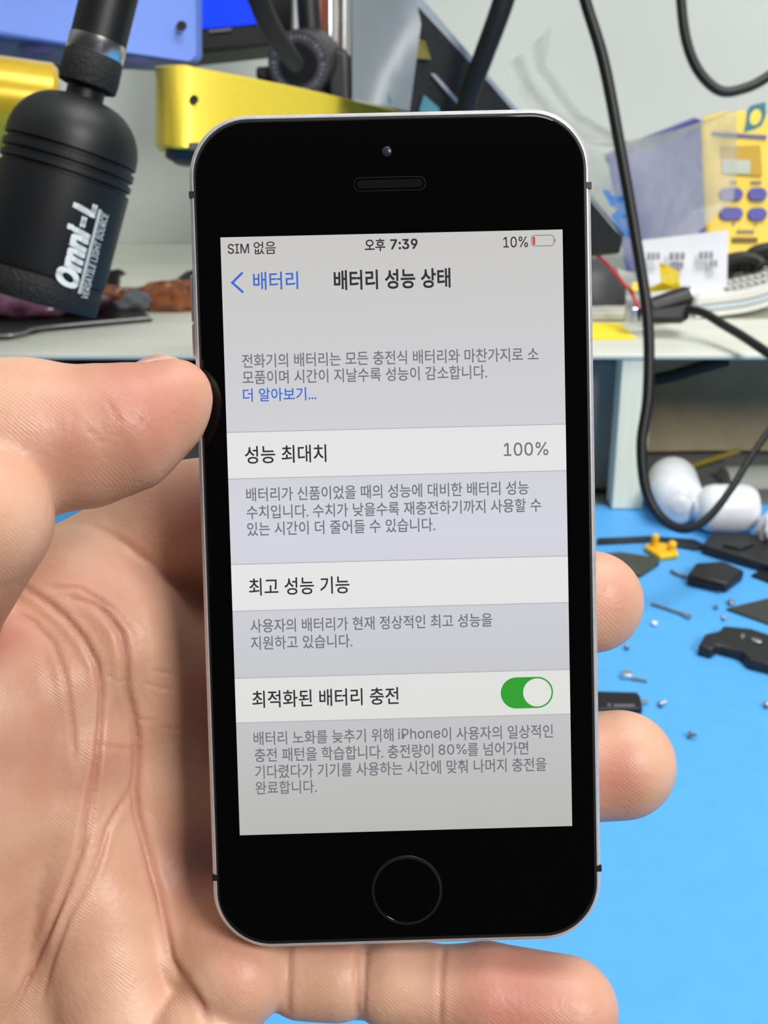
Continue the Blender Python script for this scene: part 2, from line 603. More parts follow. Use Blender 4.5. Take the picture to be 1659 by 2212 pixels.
for k in range(34):
    if k in (8, 17, 18, 27):
        continue
    a = 2 * math.pi * k / 34
    rr = u1 * math.cos(a) + w1 * math.sin(a)
    tg_ = -u1 * math.sin(a) + w1 * math.cos(a)
    h = random.choice((.0012, .0018, .0016))
    wd = random.choice((.0006, .0010, .0012))
    c = lc + rr * .0190 - lax2 * .00145
    mk.add([c - rr * h - tg_ * wd, c + rr * h - tg_ * wd, c + rr * h + tg_ * wd, c - rr * h + tg_ * wd], [(0, 1, 2, 3)])
M['ring_ink'] = mat('pale_engraving', (156, 146, 150), 0.5)
obj('engraving', mk, M['ring_ink'], ringo, smooth=False)
obj('mount_block', px_prism([(700, 92, .865), (757, 104, .865), (762, 225, .865), (700, 225, .865)], .05), M['black'], lensb, .006, seg=4)
obj('side_clamp', px_prism([(553, 142, .86), (600, 140, .86), (600, 185, .86), (552, 165, .86)], .02), M['black'], lensb, .002)
# flexible black hose entering the ring
tag(obj('black_hose', MB().tube([P(500, -160, .70), P(548, -30, .735), P(580, 50, .765), P(618, 110, .80), P(640, 138, .826)], [.0072, .0075, .0074, .0070, .0062], 20), M['black_matte']),
    'thick black gooseneck hose reaching down into the microscope lens ring', 'hose')
tag(obj('black_hose', MB().tube([P(655, -200, .88), P(662, -60, .885), P(668, 40, .888), P(672, 84, .89)], .0095, 20), M['black']),
    'glossy black tube standing between the gooseneck hose and the copper column', 'tube')
tag(obj('copper_column', MB().lathe([(0, .0065), (.001, .0068), (.22, .0068)], P(688, 95, .91), UP, 32), M['copper']),
    'reddish copper-coloured column between black tube and silver rods', 'column')
for px, r, t in ((712, .0037, 'slim silver rod right beside the copper column'), (742, .0058, 'wider silver rod next to the grey-wrapped panel')):
    tag(obj('silver_rod', MB().lathe([(0, r * .9), (.0006, r), (.22, r)], P(px, 112, .915), UP, 32), M['silver']), t, 'rod', 'silver rods of the microscope stand')

# display panel leaning diagonally, wrapped in film
slab = thing('display_panel', P(1290, 560, .86), 'dark flat display panel in grey film leaning diagonally behind the phone', 'panel')
sf = [(757, -260, .69), (850, -60, .695), (905, 15, .70), (1120, 245, .76), (1348, 505, .835), (1340, 545, .84), (1270, 552, .84), (1000, 400, .775), (880, 238, .712), (757, 205, .70)]
obj('panel_body', px_prism(sf, .006), M['black_dust'], slab, .001)
M['edge_grey'] = mat('grey_bezel_strip', (176, 182, 190), 0.4)
obj('edge_strip', px_prism([(838, -60, .6935), (902, 18, .6985), (1102, 240, .757), (1325, 495, .83), (1346, 512, .834), (1128, 245, .7605), (916, 0, .6995), (860, -80, .6935)], .008), M['edge_grey'], slab, .0008)
rows = []
for i in range(9):
    t = i / 8
    r_ = []
    for j in range(7):
        s_ = j / 6
        x0, x1 = 757 + 4 * t, (845 + 65 * min(1, t * 1.6) if t < .62 else 910 - 25 * (t - .62) / .38)
        py = -260 + 474 * t + 26 * s_ * t
        r_.append(P(x0 + (x1 - x0) * s_, py, .680 + .004 * math.sin(3 * s_ + 4 * t) + .006 * t * s_))
    rows.append(r_)
obj('wrap_film', MB().sheet(rows, .0004, FWD), M['film_grey'], slab)
obj('film_print', px_prism([(905, 240, .712), (916, 205, .712), (948, 232, .716), (952, 250, .716)], .0003), M['teal'], slab)
obj('film_print', px_prism([(812, 200, .681), (838, 193, .681), (846, 222, .682), (818, 224, .682)], .0003), M['teal'], slab)
M['olive'] = mat('olive_flex', (124, 116, 46), 0.5)
obj('flex_cable', px_prism([(897, 82, .698), (918, 88, .70), (932, 128, .706), (893, 126, .702)], .0006), M['olive'], slab)
obj('film_fold', px_prism([(930, 158, .710), (940, 160, .711), (1002, 228, .725), (994, 232, .725)], .0006), M['edge_grey'], slab)

# heavy black strap in front of it
tag(obj('black_strap', MB().tube([P(1118, -120, .66), P(1088, 0, .67), P(1045, 120, .685), P(1012, 210, .70), P(985, 330, .72)], [.0066, .0066, .0063, .0062, .006], 16), M['black_matte']),
    'thick straight black cable crossing in front of the leaning panel at top centre', 'cable')

# ------------------------------------------------------------------ hanging cables on the right
tag(obj('hanging_cable', MB().tube([P(1235, -120, .64), P(1264, 0, .645), P(1303, 130, .65), P(1336, 300, .655), P(1371, 500, .66), P(1399, 690, .66), P(1400, 850, .66), P(1386, 960, .66), P(1396, 1060, .66),
                                     P(1430, 1120, .66), P(1480, 1143, .665), P(1530, 1118, .68), P(1580, 1055, .70), P(1630, 975, .72), P(1720, 850, .75)],
                                    [.0034, .0034, .0035, .0034, .0033, .0033, .0033, .0032, .0031, .0030, .0028, .0026, .0024, .0022, .0022], 14), M['black']),
    'long black cable hanging in front of the shelf and looping up to the right edge', 'cable')
tag(obj('hanging_cable', MB().tube([P(1466, -120, .86), P(1471, 0, .86), P(1483, 90, .86), P(1510, 155, .86), P(1555, 196, .86), P(1605, 192, .86), P(1660, 165, .86), P(1760, 90, .86)], .0040, 14), M['black']),
    'black cable loop hanging against the wall at top right above the yellow station', 'cable')

# ------------------------------------------------------------------ soldering station on the shelf
st = thing('soldering_station', G(1590, 600, SHELF_Z), 'yellow and violet-blue soldering station with small display and four buttons', 'soldering station')
d0 = 1.065


def onshelf(px, d):
    """Shelf-top point under photo column px at distance d."""
    z = SHELF_Z
    s = (CAM.z + d * FWD.z - z) / (d * UP.z)
    return CAM + d * (FWD + (px - CX) / F * RIGHT) - UP * (s * d)


bq = [P(1309, 338, 1.10), P(1330, 326, 1.10), P(1508, 258, d0 - .004), P(1516, 262, d0 - .006), onshelf(1532, d0 - .006), onshelf(1350, 1.10)]
obj('top_edge', MB().prism([P(1307, 340, 1.0975), P(1330, 326, 1.0975), P(1508, 256, d0 - .0065), P(1515, 262, d0 - .0085), P(1514, 272, d0 - .0085), P(1335, 342, 1.0975), P(1312, 356, 1.0975)], Vector((.004, .03, 0))), M['button'], st, .001)
obj('station_body', MB().prism(bq, Vector((.085, .02, 0))), M['station_blue'], st, .006, seg=4)
ffl = [P(1514, 266, d0 - .008), P(1530, 254, d0 - .008), P(1565, 243, d0 - .008), P(1615, 240, d0 - .008), P(1665, 247, d0 - .006), P(1700, 262, d0 - .006), onshelf(1705, d0 - .006), onshelf(1530, d0 - .008)]
front = obj('front_panel', MB().prism(ffl, (0, .018, 0)), M['station_yellow'], st, .004, seg=4)


def fp(px, py, lift=.0006):
    return P(px, py, d0 - .0082 - lift)


def panel_poly(name, pts, m, parent=st, lift=.0002, thick=.0006, bevel=0):
    return obj(name, MB().prism([fp(x, y, lift + thick) for x, y in pts], FWD * thick), m, parent, bevel)


rec = panel_poly('display_recess', [(1557, 317), (1643, 313), (1647, 380), (1560, 376)], M['station_dark'], st, .0001, .0005)
panel_poly('display_window', [(1559, 344), (1620, 346), (1620, 376), (1561, 374)], M['lcd'], rec, .0008, .0006)


def pill(x, y, w, h, n=8):
    pts = []
    for sx, a0 in ((1, -90), (-1, 90)):
        for k in range(n + 1):
            a = math.radians(a0 + 180 * k / n)
            pts.append((x + sx * (w / 2 - h / 2) + h / 2 * math.cos(a), y + h / 2 * math.sin(a)))
    return pts


for x, y in ((1580, 419), (1637, 419), (1580, 461), (1637, 462)):
    panel_poly('button', pill(x, y, 52 if x < 1600 else 42, 28), M['button'], st, .0002, .002, .0006)
panel_poly('card_slot', [(1581, 513), (1637, 513), (1637, 523), (1581, 524)], M['brown'], st)
panel_poly('lower_groove', [(1575, 546), (1690, 552), (1690, 558), (1575, 556)], M['station_dark'], st)
def cell(mb, x, y, w, h):
    return mb.prism([fp(x, y - h / 2, .0005), fp(x + w, y - h / 2, .0005), fp(x + w, y + h / 2, .0005), fp(x, y + h / 2, .0005)], FWD * .0003)


mb = MB()
for i in range(13):
    cell(mb, 1538 + 9.2 * i, 289 + .6 * i, 7.6, 9)
obj('lettering', mb, M['button'], st, smooth=False)
for cells in ([(1577 + 5 * i, 394, 4, 6) for i in range(3)], [(1622 + 6 * i, 394, 5, 6) for i in range(4)], [(1583, 483, 4, 7)], [(1631, 483, 4, 7)], [(1592 + 6.5 * i, 500, 5.6, 6) for i in range(6)]):
    mb = MB()
    for c_ in cells:
        cell(mb, *c_)
    obj('lettering', mb, M['grey_ink'], st, smooth=False)

# clear plastic bag hanging in front, with print
bag = thing('plastic_bag', P(1400, 540, .94), 'clear crumpled plastic bag with blue and teal print over the station', 'bag')
rows = []
outl = [((1085, 150), (1190, 60)), ((1120, 200), (1180, 140)), ((1150, 240), (1262, 250)), ((1190, 300), (1400, 330)), ((1240, 360), (1592, 235)), ((1290, 430), (1592, 330)), ((1330, 500), (1585, 430)), ((1352, 560), (1480, 530)), ((1372, 600), (1430, 600))]
for i, (l_, r_) in enumerate(outl):
    rr = []
    for j in range(17):
        s_ = j / 16
        px, py = l_[0] + (r_[0] - l_[0]) * s_, l_[1] + (r_[1] - l_[1]) * s_
        d = .88 + .012 * i / 1.0 + .003 * math.sin(5 * s_ + i * 1.9) + .0022 * math.sin(13 * s_ - i * 1.1)
        rr.append(P(px, py, min(d, .975) + .10 * max(0, s_ - .3) * (1 if i in (3, 4, 5, 6) else 0)))
    rows.append(rr)
obj('bag_film', MB().sheet(rows, .0002, FWD), M['film_clear'], bag)


def bag_print(pts, m, d):
    return obj('bag_print', px_prism([(x, y, d) for x, y in pts], .0003), m, bag, smooth=False)


for pts in ([(1300, 408), (1318, 412), (1332, 450), (1318, 444)], [(1318, 424), (1346, 420), (1352, 436), (1324, 440)], [(1332, 428), (1346, 424), (1356, 452), (1344, 456)],
            [(1320, 466), (1332, 454), (1352, 510), (1342, 508)], [(1332, 456), (1354, 456), (1358, 470), (1336, 472)], [(1346, 464), (1358, 462), (1366, 512), (1356, 516)], [(1340, 490), (1362, 496), (1366, 514), (1350, 512)]):
    bag_print(pts, M['print_blue'], .915)
lo_, li_ = [], []
dl = 1.0
leaf = [(1611, 262), (1613, 240), (1622, 228), (1654, 220), (1655, 250), (1645, 272), (1630, 280), (1606, 287)]
ci = (1632, 253)
obj('bag_print', px_prism([(x, y, dl) for x, y in leaf], .0003), M['teal'], bag, smooth=False)
el = [(ci[0] + 12 * math.cos(t * math.pi / 12) + 3 * math.sin(t * math.pi / 12), ci[1] - 17 * math.sin(t * math.pi / 12)) for t in range(24)]
obj('bag_print', px_prism([(x, y, dl - .0004) for x, y in el], .0003), M['station_yellow'], bag, smooth=False)

# printed card in front of the station
card = thing('white_card', P(1480, 640, .93), 'white printed card leaning in front of the soldering station', 'card')
obj('card_sheet', px_prism([(1376, 520, .925), (1573, 497, .93), (1570, 640, .915), (1550, 668, .905), (1385, 660, .90)], .0008), M['paper'], card)
mb = MB()
for x0, y0, n, w in ((1398, 546, 3, 7), (1446, 546, 3, 9), (1510, 544, 3, 8), (1534, 562, 2, 6), (1452, 566, 3, 6)):
    for k in range(n):
        xx = x0 + k * (w + 3)
        mb.prism([P(xx, y0, .908 + (xx - 1400) * .00004), P(xx + w, y0 - 1, .908 + (xx - 1400) * .00004), P(xx + w, y0 + 15, .904 + (xx - 1400) * .00004), P(xx, y0 + 16, .904 + (xx - 1400) * .00004)], FWD * .0003)
obj('lettering', mb, M['grey_ink'], card, smooth=False)

# yellow tape, red wire, black connector, chrome cylinder, sticky note
tag(obj('yellow_tape', MB().sheet([[P(1424 + 42 * s + 4 * t, 566 + 20 * s + 44 * t - 8 * t * s, .865 - .01 * t + .006 * math.sin(4 * t + 2 * s)) for s in (0, .33, .66, 1)] for t in (0, .2, .4, .6, .8, 1)] +
                                  [[P(1380 + 60 * s, 622 - 4 * s + 10, .855 - .003 * s) for s in (0, .33, .66, 1)]], .0006, FWD), M['tape']),
    'curl of translucent amber-yellow tape standing before the white card', 'tape')
tag(obj('yellow_connector', MB().lathe([(0, .0025), (.0006, .0036), (.004, .0038), (.0048, .003)], P(1371, 622, .845), -FWD, 24), M['station_yellow']),
    'small round yellow plug on the end of the red wire', 'plug')
tag(obj('red_wire', MB().tube([P(1270, 540, .85), P(1295, 556, .85), P(1325, 585, .848), P(1345, 610, .847), P(1362, 628, .845), P(1378, 660, .84), P(1392, 680, .84)], .0014, 10), M['red']),
    'thin red wire running down to the yellow plug beside the hanging cable', 'wire')
conn = thing('black_adapter', P(1445, 690, .835), 'black plug with metal ring lying on the shelf before the white card', 'plug')
obj('plug_body', MB().lathe([(0, .006), (.001, .0078), (.020, .0092), (.030, .0094), (.031, .008)], P(1402, 668, .832), P(1500, 640, .836) - P(1402, 668, .832), 32), M['black'], conn)
obj('plug_base', px_prism([(1405, 660, .826), (1488, 652, .828), (1490, 690, .822), (1405, 690, .822)], .02), M['black_matte'], conn, .002)
obj('contact_ring', MB().lathe([(0, .006), (.0012, .0075), (.003, .0075), (.0035, .006)], P(1483, 642, .833), P(1500, 640, .836) - P(1402, 668, .832), 28), M['steel'], conn)
tag(obj('shelf_cable', MB().tube([P(1484, 668, .822), P(1520, 676, .812), P(1560, 700, .80), P(1610, 730, .775), P(1680, 778, .745), P(1800, 870, .70)], .0033, 12), M['black']),
    'black cable running from the black plug off the shelf to the right edge', 'cable')
tag(obj('steel_cylinder', MB().lathe([(0, .0055), (.0006, .0062), (.0105, .0062), (.0112, .0055)], P(1366, 694, .842), Vector((0, 0, 1)), 28), M['silver']),
    'small shiny steel cylinder standing on the shelf beside the hanging cable', 'cylinder')
tag(obj('glass_slide', MB().box(G(1300, 676, SHELF_Z + .004) + Vector((-.01, 0, 0)), (.075, .03, .006)), M['cream'], None, .0008),
    'flat clear cream-coloured block lying on the shelf beside the steel cylinder', 'block')
q = [G(1240, 698, SHELF_Z + .0002), G(1338, 698, SHELF_Z + .0002), G(1376, 733, SHELF_Z + .0002), G(1240, 736, SHELF_Z + .0002)]
tag(obj('sticky_note', MB().prism(q, (0, 0, .0004)), M['sticky']), 'bright yellow sticky note stuck on the shelf right of the phone', 'note')
# dark pouch under the panel
tag(obj('dark_pouch', MB().lathe([(0, .030), (.004, .034), (.018, .033), (.032, .024), (.040, .008)], G(1268, 668, SHELF_Z) + Vector((0, .012, 0)), (0, 0, 1), 40), M['dark_grey']),
    'dark grey soft pouch under the leaning panel on the shelf', 'pouch')

# papers and black parts at the right end of the shelf
for i, (m, t) in enumerate((('sheet_white', 'lowest white booklet of the stack at right end of shelf'), ('sheet_blue', 'bluish sheaf of papers in the middle of the booklet stack'), ('sheet_white', 'printed white booklet on top of the stack at right end of shelf'))):
    dy = i * 0.0055
    rows = []
    for r in range(5):
        rr = []
        for k in range(9):
            s_ = k / 8
            base = G(1502 + 200 * s_, 690 - 14 * r, SHELF_Z)
            rr.append(base + Vector((r * .002, 0, .0005 + dy + .016 * s_ ** 1.6 + .0007 * math.sin(r + k))))
        rows.append(rr)
    tag(obj('booklet', MB().sheet(rows, .0045, (0, 0, 1)), M[m]), t, 'booklet', 'papers at the right end of the shelf')
for r in range(3):
    mb = MB()
    for k in range(8):
        s_ = .3 + k * .075
        mb.box(G(1502 + 200 * s_, 676 - 14 * r, SHELF_Z) + Vector((.001, 0, .0176 + .016 * s_ ** 1.6)), (.004, .006, .0006))
    obj('lettering', mb, M['ink'], bpy.data.objects['booklet.002'], smooth=False)
for i, (px, py, r, t) in enumerate(((1600, 578, .0135, 'dusty black coil of cable at the foot of the soldering station'), (1662, 562, .016, 'black coil of cable cut by the right edge above the papers'))):
    c = P(px, py, .96)
    mb = MB()
    pts = [c + RIGHT * math.cos(a * .5) * r * 1.15 + UP * math.sin(a * .5) * r * .62 + FWD * (.002 * a - .008) for a in range(0, 34)]
    mb.tube(pts, .0052, 12, 3)
    tag(obj('cable_coil', mb, M['black_dust']), t, 'cable', 'coils beside the station')

# left end of the shelf: tray, bags, small brown part
tray = thing('dark_tray', G(40, 700, SHELF_Z), 'dark flat tray at the left end of the shelf under the lamp', 'tray')
tq = [G(-260, 742, SHELF_Z + .0005), G(20, 733, SHELF_Z + .0005), G(95, 716, SHELF_Z + .0005), G(330, 694, SHELF_Z + .0005), G(300, 672, SHELF_Z + .0005), G(-200, 640, SHELF_Z + .0005)]
obj('tray_base', MB().prism(tq, (0, 0, .003)), M['black'], tray, .0008)
M['tray_rim'] = mat('tray_edge', (150, 150, 150), 0.25, metal=.5)
obj('tray_rim', MB().tube([q_ + Vector((0, 0, .003)) for q_ in tq[:4]], .0011, 10, 6), M['tray_rim'], tray)
M['plum2'] = M['plum']


def lump(name, px, py, d, rx, ry, rz, m, seed, label, cat, group=None, sink=None):
    """A crumpled soft pouch resting on the shelf."""
    rnd = random.Random(seed)
    ph = [rnd.uniform(0, 6) for _ in range(6)]
    c = P(px, py, d)
    if sink is not None:
        c.z = sink + rz * .8
    vs, fs = [], []
    nu, nv = 40, 22
    for j in range(nv + 1):
        b = -math.pi / 2 + math.pi * j / nv
        for i in range(nu):
            a = 2 * math.pi * i / nu
            k = 1 + .10 * math.sin(3 * a + ph[0] + 2 * b) + .09 * abs(math.sin(4.5 * a - 3 * b + ph[1])) + .07 * math.sin(9 * a + 5 * b + ph[2]) + .05 * abs(math.sin(11 * a - 8 * b + ph[3]))
            z = math.sin(b) * rz * k
            vs.append(c + Vector((math.cos(a) * math.cos(b) * rx * k, math.sin(a) * math.cos(b) * ry * k, max(z, -rz * .8))))
    for j in range(nv):
        for i in range(nu):
            fs.append((j * nu + i, j * nu + (i + 1) % nu, (j + 1) * nu + (i + 1) % nu, (j + 1) * nu + i))
    return tag(obj(name, MB().add(vs, fs), m), label, cat, group)


Z1 = SHELF_Z + .0036
lump('plastic_pouch', 70, 696, .90, .056, .020, .012, M['plum'], 3, 'crumpled plum-coloured plastic pouch on the tray below the lamp', 'pouch', 'plastic pouches on the tray', Z1)
lump('plastic_pouch', 40, 640, .97, .050, .022, .024, M['amber_bag'], 5, 'amber translucent pouch of parts behind the plum pouch', 'pouch', 'plastic pouches on the tray', Z1)
lump('plastic_pouch', 190, 690, .93, .034, .018, .010, M['amber_bag'], 8, 'flat brownish pouch right of the plum pouch, under the lamp end', 'pouch', 'plastic pouches on the tray', Z1)
lump('clear_pouch', 292, 676, .93, .026, .014, .009, M['film_grey'], 9, 'clear glinting plastic pouch left of the phone on the shelf', 'pouch', None, SHELF_Z)
lump('copper_pouch', 385, 672, .93, .032, .014, .012, M['amber_bag'], 11, 'copper-brown pouch half hidden behind the phone edge on the shelf', 'pouch', None, SHELF_Z)
tag(obj('dark_wallet', px_prism([(332, 642, .985), (350, 626, .985), (400, 586, .985), (470, 566, .985), (470, 655, .985)], .018), M['dark_grey'], None, .002), 'dark slanted wallet beside the phone edge at left, on the shelf', 'wallet')
bp_ = thing('brown_clip', G(232, 668, SHELF_Z), 'small brown plastic clip standing between lamp and phone on the shelf', 'clip')
obj('clip_stem', px_prism([(222, 618, .965), (252, 612, .965), (250, 626, .965), (240, 670, .965), (218, 670, .965)], .012), M['brown_part'], bp_, .001)
obj('clip_jaw', px_prism([(222, 585, .965), (256, 580, .965), (268, 586, .965), (254, 592, .965), (252, 622, .965), (222, 622, .965)], .012), M['black_dust'], bp_, .001)
lump('blue_cap', -6, 626, .90, .006, .006, .006, M['print_blue'], 2, 'small bright blue cap at the left edge under the lamp', 'cap', None, SHELF_Z + .03)

# ------------------------------------------------------------------ below the shelf
tag(obj('storage_bin', MB().box((.102, .90, .054), (.160, .18, .105)), M['bin'], None, .004), 'slate grey storage bin under the shelf, left of the upright', 'bin')
tag(obj('storage_bag', MB().sheet([[Vector((.195 + .57 * s, .90 + .006 * math.sin(9 * s + 3 * t) + .02 * t, .002 + .110 * t)) for s in [k / 20 for k in range(21)]] for t in [k / 8 for k in range(9)]], .08, (0, 1, .0)), M['bag_dark']),
    'olive-grey cloth bag filling the space under the shelf right of the upright', 'bag')
tag(obj('dark_strap', MB().tube([Yp(1400, 822, .84), Yp(1450, 812, .84), Yp(1510, 794, .842), Yp(1570, 778, .845)], .0048, 12), M['black_matte']),
    'black strap looped under the shelf in front of the olive bag', 'strap')
tag(obj('yellow_stick', MB().tube([Yp(1478, 1012, .862), Yp(1530, 995, .866), Yp(1596, 974, .87)], .0026, 10), M['olive_stick']),
    'olive-yellow stick lying against the dark bag under the shelf', 'stick')
# white bottles lying on the bench
bt = []
for (x0, y0, d0_), (x1, y1, d1_), r, lab in (((1468, 1096, .742), (1452, 1040, .80), .0185, 'white plastic bottle lying end-on behind the hanging cable'),
                                            ((1500, 1100, .760), (1605, 1100, .765), .0172, 'white plastic bottle lying sideways right of the end-on bottle')):
    a, b = G(x0, y0, r), G(x1, y1, r)
    a.z = r + .0006
    b.z = a.z
    L_ = (b - a).length
    t = thing('white_bottle', a - Vector((0, 0, r)), lab, 'bottle', 'white bottles behind the hanging cable')
    obj('bottle_body', MB().lathe([(0, 0), (.0006, r * .35), (.003, r * .68), (.008, r * .93), (.013, r), (L_, r), (L_ + .004, r * .96), (L_ + .008, r * .8), (L_ + .0095, r * .5), (L_ + .010, 0)], a, b - a, 48), M['white_gloss'], t)
    obj('bottle_cap', MB().lathe([(-.0012, r * .1), (-.001, r * .3), (.0015, r * .46)], a, b - a, 32), M['white_gloss'], t)
lump('white_roll', 1690, 1105, .76, .014, .012, .014, M['white_gloss'], 21, 'white rounded cap cut by the right edge beside the bottles', 'cap', None, .0005)
tag(obj('grey_tube', MB().lathe([(0, .010), (.001, .0155), (.12, .0155), (.121, .01)], Yp(1560, 1050, .835), (1, .12, 0), 36), M['cream']),
    'dull grey tube lying behind the white bottles', 'tube')

# ------------------------------------------------------------------ on the mat
MZ = 0.0003


def flat_part(name, pts, h, m, label, cat, group=None, bevel=.0006, parent=None, z0=MZ):
    q_ = [G(x, y, z0) for x, y in pts]
    o_ = obj(name, MB().prism(q_, (0, 0, h)), m, parent, bevel)
    return tag(o_, label, cat, group) if label else o_


dk = thing('yellow_duck_clip', G(1428, 1200, 0), 'small yellow plastic piece with two humps on the blue mat', 'plastic piece')
c = G(1428, 1200, .004)
obj('piece_base', MB().prism([G(1390, 1190, .0005), G(1425, 1212, .0005), G(1466, 1206, .0005), G(1440, 1184, .0005), G(1405, 1180, .0005)], (0, 0, .004)), M['orange_yellow'], dk, .0014, seg=3)
for px, py, h, r in ((1413, 1188, .0125, .0029), (1450, 1198, .0105, .0033)):
    obj('hump', MB().lathe([(0, r * 1.25), (h * .35, r), (h * .55, r * .82), (h * .75, r * .95), (h * .9, r * .7), (h, r * .1)], G(px, py, .0012), (0, 0, 1), 24), M['orange_yellow'], dk)
chip1 = thing('black_module', G(1600, 1210, 0), 'big dusty black plastic module on the mat below the bottles', 'module')
cq = [G(1514, 1196, MZ), G(1540, 1205, MZ), G(1720, 1258, MZ), G(1760, 1200, MZ), G(1620, 1172, MZ), G(1540, 1166, MZ)]
obj('module_body', MB().prism(cq, (0, 0, .007)), M['black_dust'], chip1, .0012)
obj('module_boss', MB().prism([G(1560, 1180, .0075), G(1600, 1188, .0075), G(1630, 1178, .0075), G(1590, 1170, .0075)], (0, 0, .0014)), M['black_dust'], chip1, .0005)
ch2 = thing('black_block', G(1540, 1260, 0), 'black angular block on the mat below the dusty module', 'block')
bqs = [G(1482, 1262, MZ), G(1568, 1282, MZ), G(1606, 1253, MZ), G(1560, 1232, MZ), G(1500, 1236, MZ)]
obj('block_body', MB().prism(bqs, (0, 0, .0072)), M['black_dust'], ch2, .0018)
obj('block_side', MB().prism([G(1484, 1261, .002), G(1560, 1279, .002), G(1558, 1276, .002), G(1486, 1258, .002)], (0, 0, .003)), M['black'], ch2)
obj('solder_tail', MB().tube([G(1486, 1246, .002), G(1462, 1240, .0015), G(1450, 1232, .002)], .0011, 8), M['steel'], ch2)
flat_part('grey_plate', [(1290, 1236), (1384, 1248), (1424, 1222), (1420, 1212), (1340, 1200), (1290, 1205)], .0030, mat('grey_green_plate', (66, 68, 60), .5, var=.3, scale=300), 'grey-green flat plate on the mat beside the fingertip', 'plate')
flat_part('black_strip', [(1290, 1168), (1400, 1163), (1500, 1170), (1530, 1186), (1500, 1190), (1400, 1172), (1290, 1178)], .0022, M['black'], 'thin black strip lying on the mat behind the yellow piece', 'strip')
flat_part('dark_plate', [(1568, 1318), (1720, 1372), (1740, 1290), (1655, 1297)], .0016, mat('dark_olive_plate', (58, 60, 56), .45), 'dark triangular plate at the right edge of the mat', 'plate')
flat_part('dark_flap', [(1622, 1246), (1740, 1290), (1740, 1242), (1640, 1236)], .0016, M['black_matte'], 'black flat flap at the right edge between module and triangular plate', 'flap')
cn = thing('black_bracket', G(1600, 1420, 0), 'long black angular plastic bracket at the right edge of the mat', 'bracket')
cb = [G(1506, 1416, MZ), G(1535, 1424, MZ), G(1548, 1414, MZ), G(1600, 1428, MZ), G(1615, 1446, MZ), G(1740, 1478, MZ), G(1760, 1425, MZ), G(1620, 1378, MZ), G(1560, 1372, MZ), G(1550, 1384, MZ), G(1520, 1390, MZ)]
obj('bracket_body', MB().prism(cb, (0, 0, .0065)), M['black_dust'], cn, .0012)
for pts in ([(1598, 1382), (1606, 1376), (1610, 1384), (1602, 1390)], [(1622, 1386), (1646, 1392), (1644, 1398), (1624, 1394)]):
    obj('solder_blob', MB().prism([G(x, y - 6, .0068) for x, y in pts], (0, 0, .0012)), M['silver'], cn, .0003)
ic = thing('black_chip', G(1340, 1525, 0), 'black rectangular component with grey print peeking out beside the ring finger', 'chip')
obj('chip_body', MB().prism([G(1230, 1545, MZ), G(1387, 1542, MZ), G(1382, 1516, MZ), G(1375, 1507, MZ), G(1230, 1503, MZ)], (0, 0, .0035)), M['black'], ic, .0006)
mb = MB()
for k in range(9):
    mb.box(G(1328 + 5 * k, 1524, .0041), (.0009, .0022, .0002))
mb.box(G(1316, 1523, .0041), (.0012, .0026, .0002))
obj('lettering', mb, M['grey_ink'], ic, smooth=False)
obj('chip_lead', MB().prism([G(1384, 1521, .001), G(1400, 1520, .001), G(1401, 1515, .001), G(1383, 1514, .001)], (0, 0, .0008)), M['silver'], ic)
# pins, screws and specks
pin = thing('metal_pin', G(1450, 1320, 0), 'long thin metal pin on the mat right of the upper fingertip', 'pin')
obj('pin_shaft', MB().tube([G(1408, 1304, .0012), G(1450, 1318, .0012), G(1482, 1329, .0012)], .0010, 10, 2), M['steel'], pin)
obj('pin_head', MB().lathe([(0, .0012), (.0004, .0016), (.004, .0016), (.0045, .001)], G(1478, 1328, .0018), G(1500, 1335, .0018) - G(1478, 1328, .0018), 18), M['silver'], pin)
tag(obj('white_bead', MB().lathe([(0, .0008), (.0005, .0015), (.0014, .0019), (.0024, .0015), (.0029, .0004)], G(1413, 1351, MZ), (0, 0, 1), 20), M['white_gloss']), 'tiny white bead on the mat beneath the metal pin', 'bead')


def screw(px, py, label, ang=0.0, s=1.0):
    t_ = thing('small_screw', G(px, py, 0), label, 'screw', 'tiny screws scattered on the mat')
    c_ = G(px, py, MZ)
    ax_ = Vector((math.cos(ang), math.sin(ang), .25)).normalized()
    b0 = c_ + Vector((0, 0, .0019 * s))
    obj('screw_head', MB().lathe([(0, .0007 * s), (.0002 * s, .0018 * s), (.0010 * s, .0019 * s), (.0013 * s, .0012 * s)], b0 - ax_ * .0013 * s, ax_, 18), M['steel'], t_)
    obj('screw_shank', MB().lathe([(0, .0009 * s), (.0028 * s, .0009 * s), (.0034 * s, .0004 * s)], b0, ax_, 14), M['steel'], t_)


screw(1428, 1526, 'tiny steel screw just right of the printed black chip', .3)
screw(1492, 1594, 'tiny steel screw lying alone below the chip, nearest the bottom of the mat', -.5)
screw(1656, 1528, 'tiny screw at the right edge of the mat below the black bracket', .2)
screw(1354, 1403, 'tiny screw just below the upper fingertip', .8, .9)
screw(1563, 1340, 'tiny screw left of the triangular dark plate, lower one', .5, .8)
screw(1546, 1316, 'tiny dark screw left of the triangular plate, upper one', 1.2, .8)
tag(obj('steel_ball', MB().lathe([(0, .0006), (.0006, .0018), (.0018, .0024), (.003, .0018), (.0036, .0004)], G(1578, 1306, MZ), (0, 0, 1), 20), M['silver']), 'shiny steel ball at the tip of the triangular plate', 'ball')
cl = thing('metal_clip', G(1360, 1462, 0), 'bent scrap of shiny metal clip on the mat between the two fingertips', 'clip')
obj('clip_plate', MB().prism([G(1342, 1468, .0005), G(1366, 1469, .0005), G(1362, 1458, .0005), G(1345, 1456, .0005)], (0, 0, .003)), M['silver'], cl, .0003)
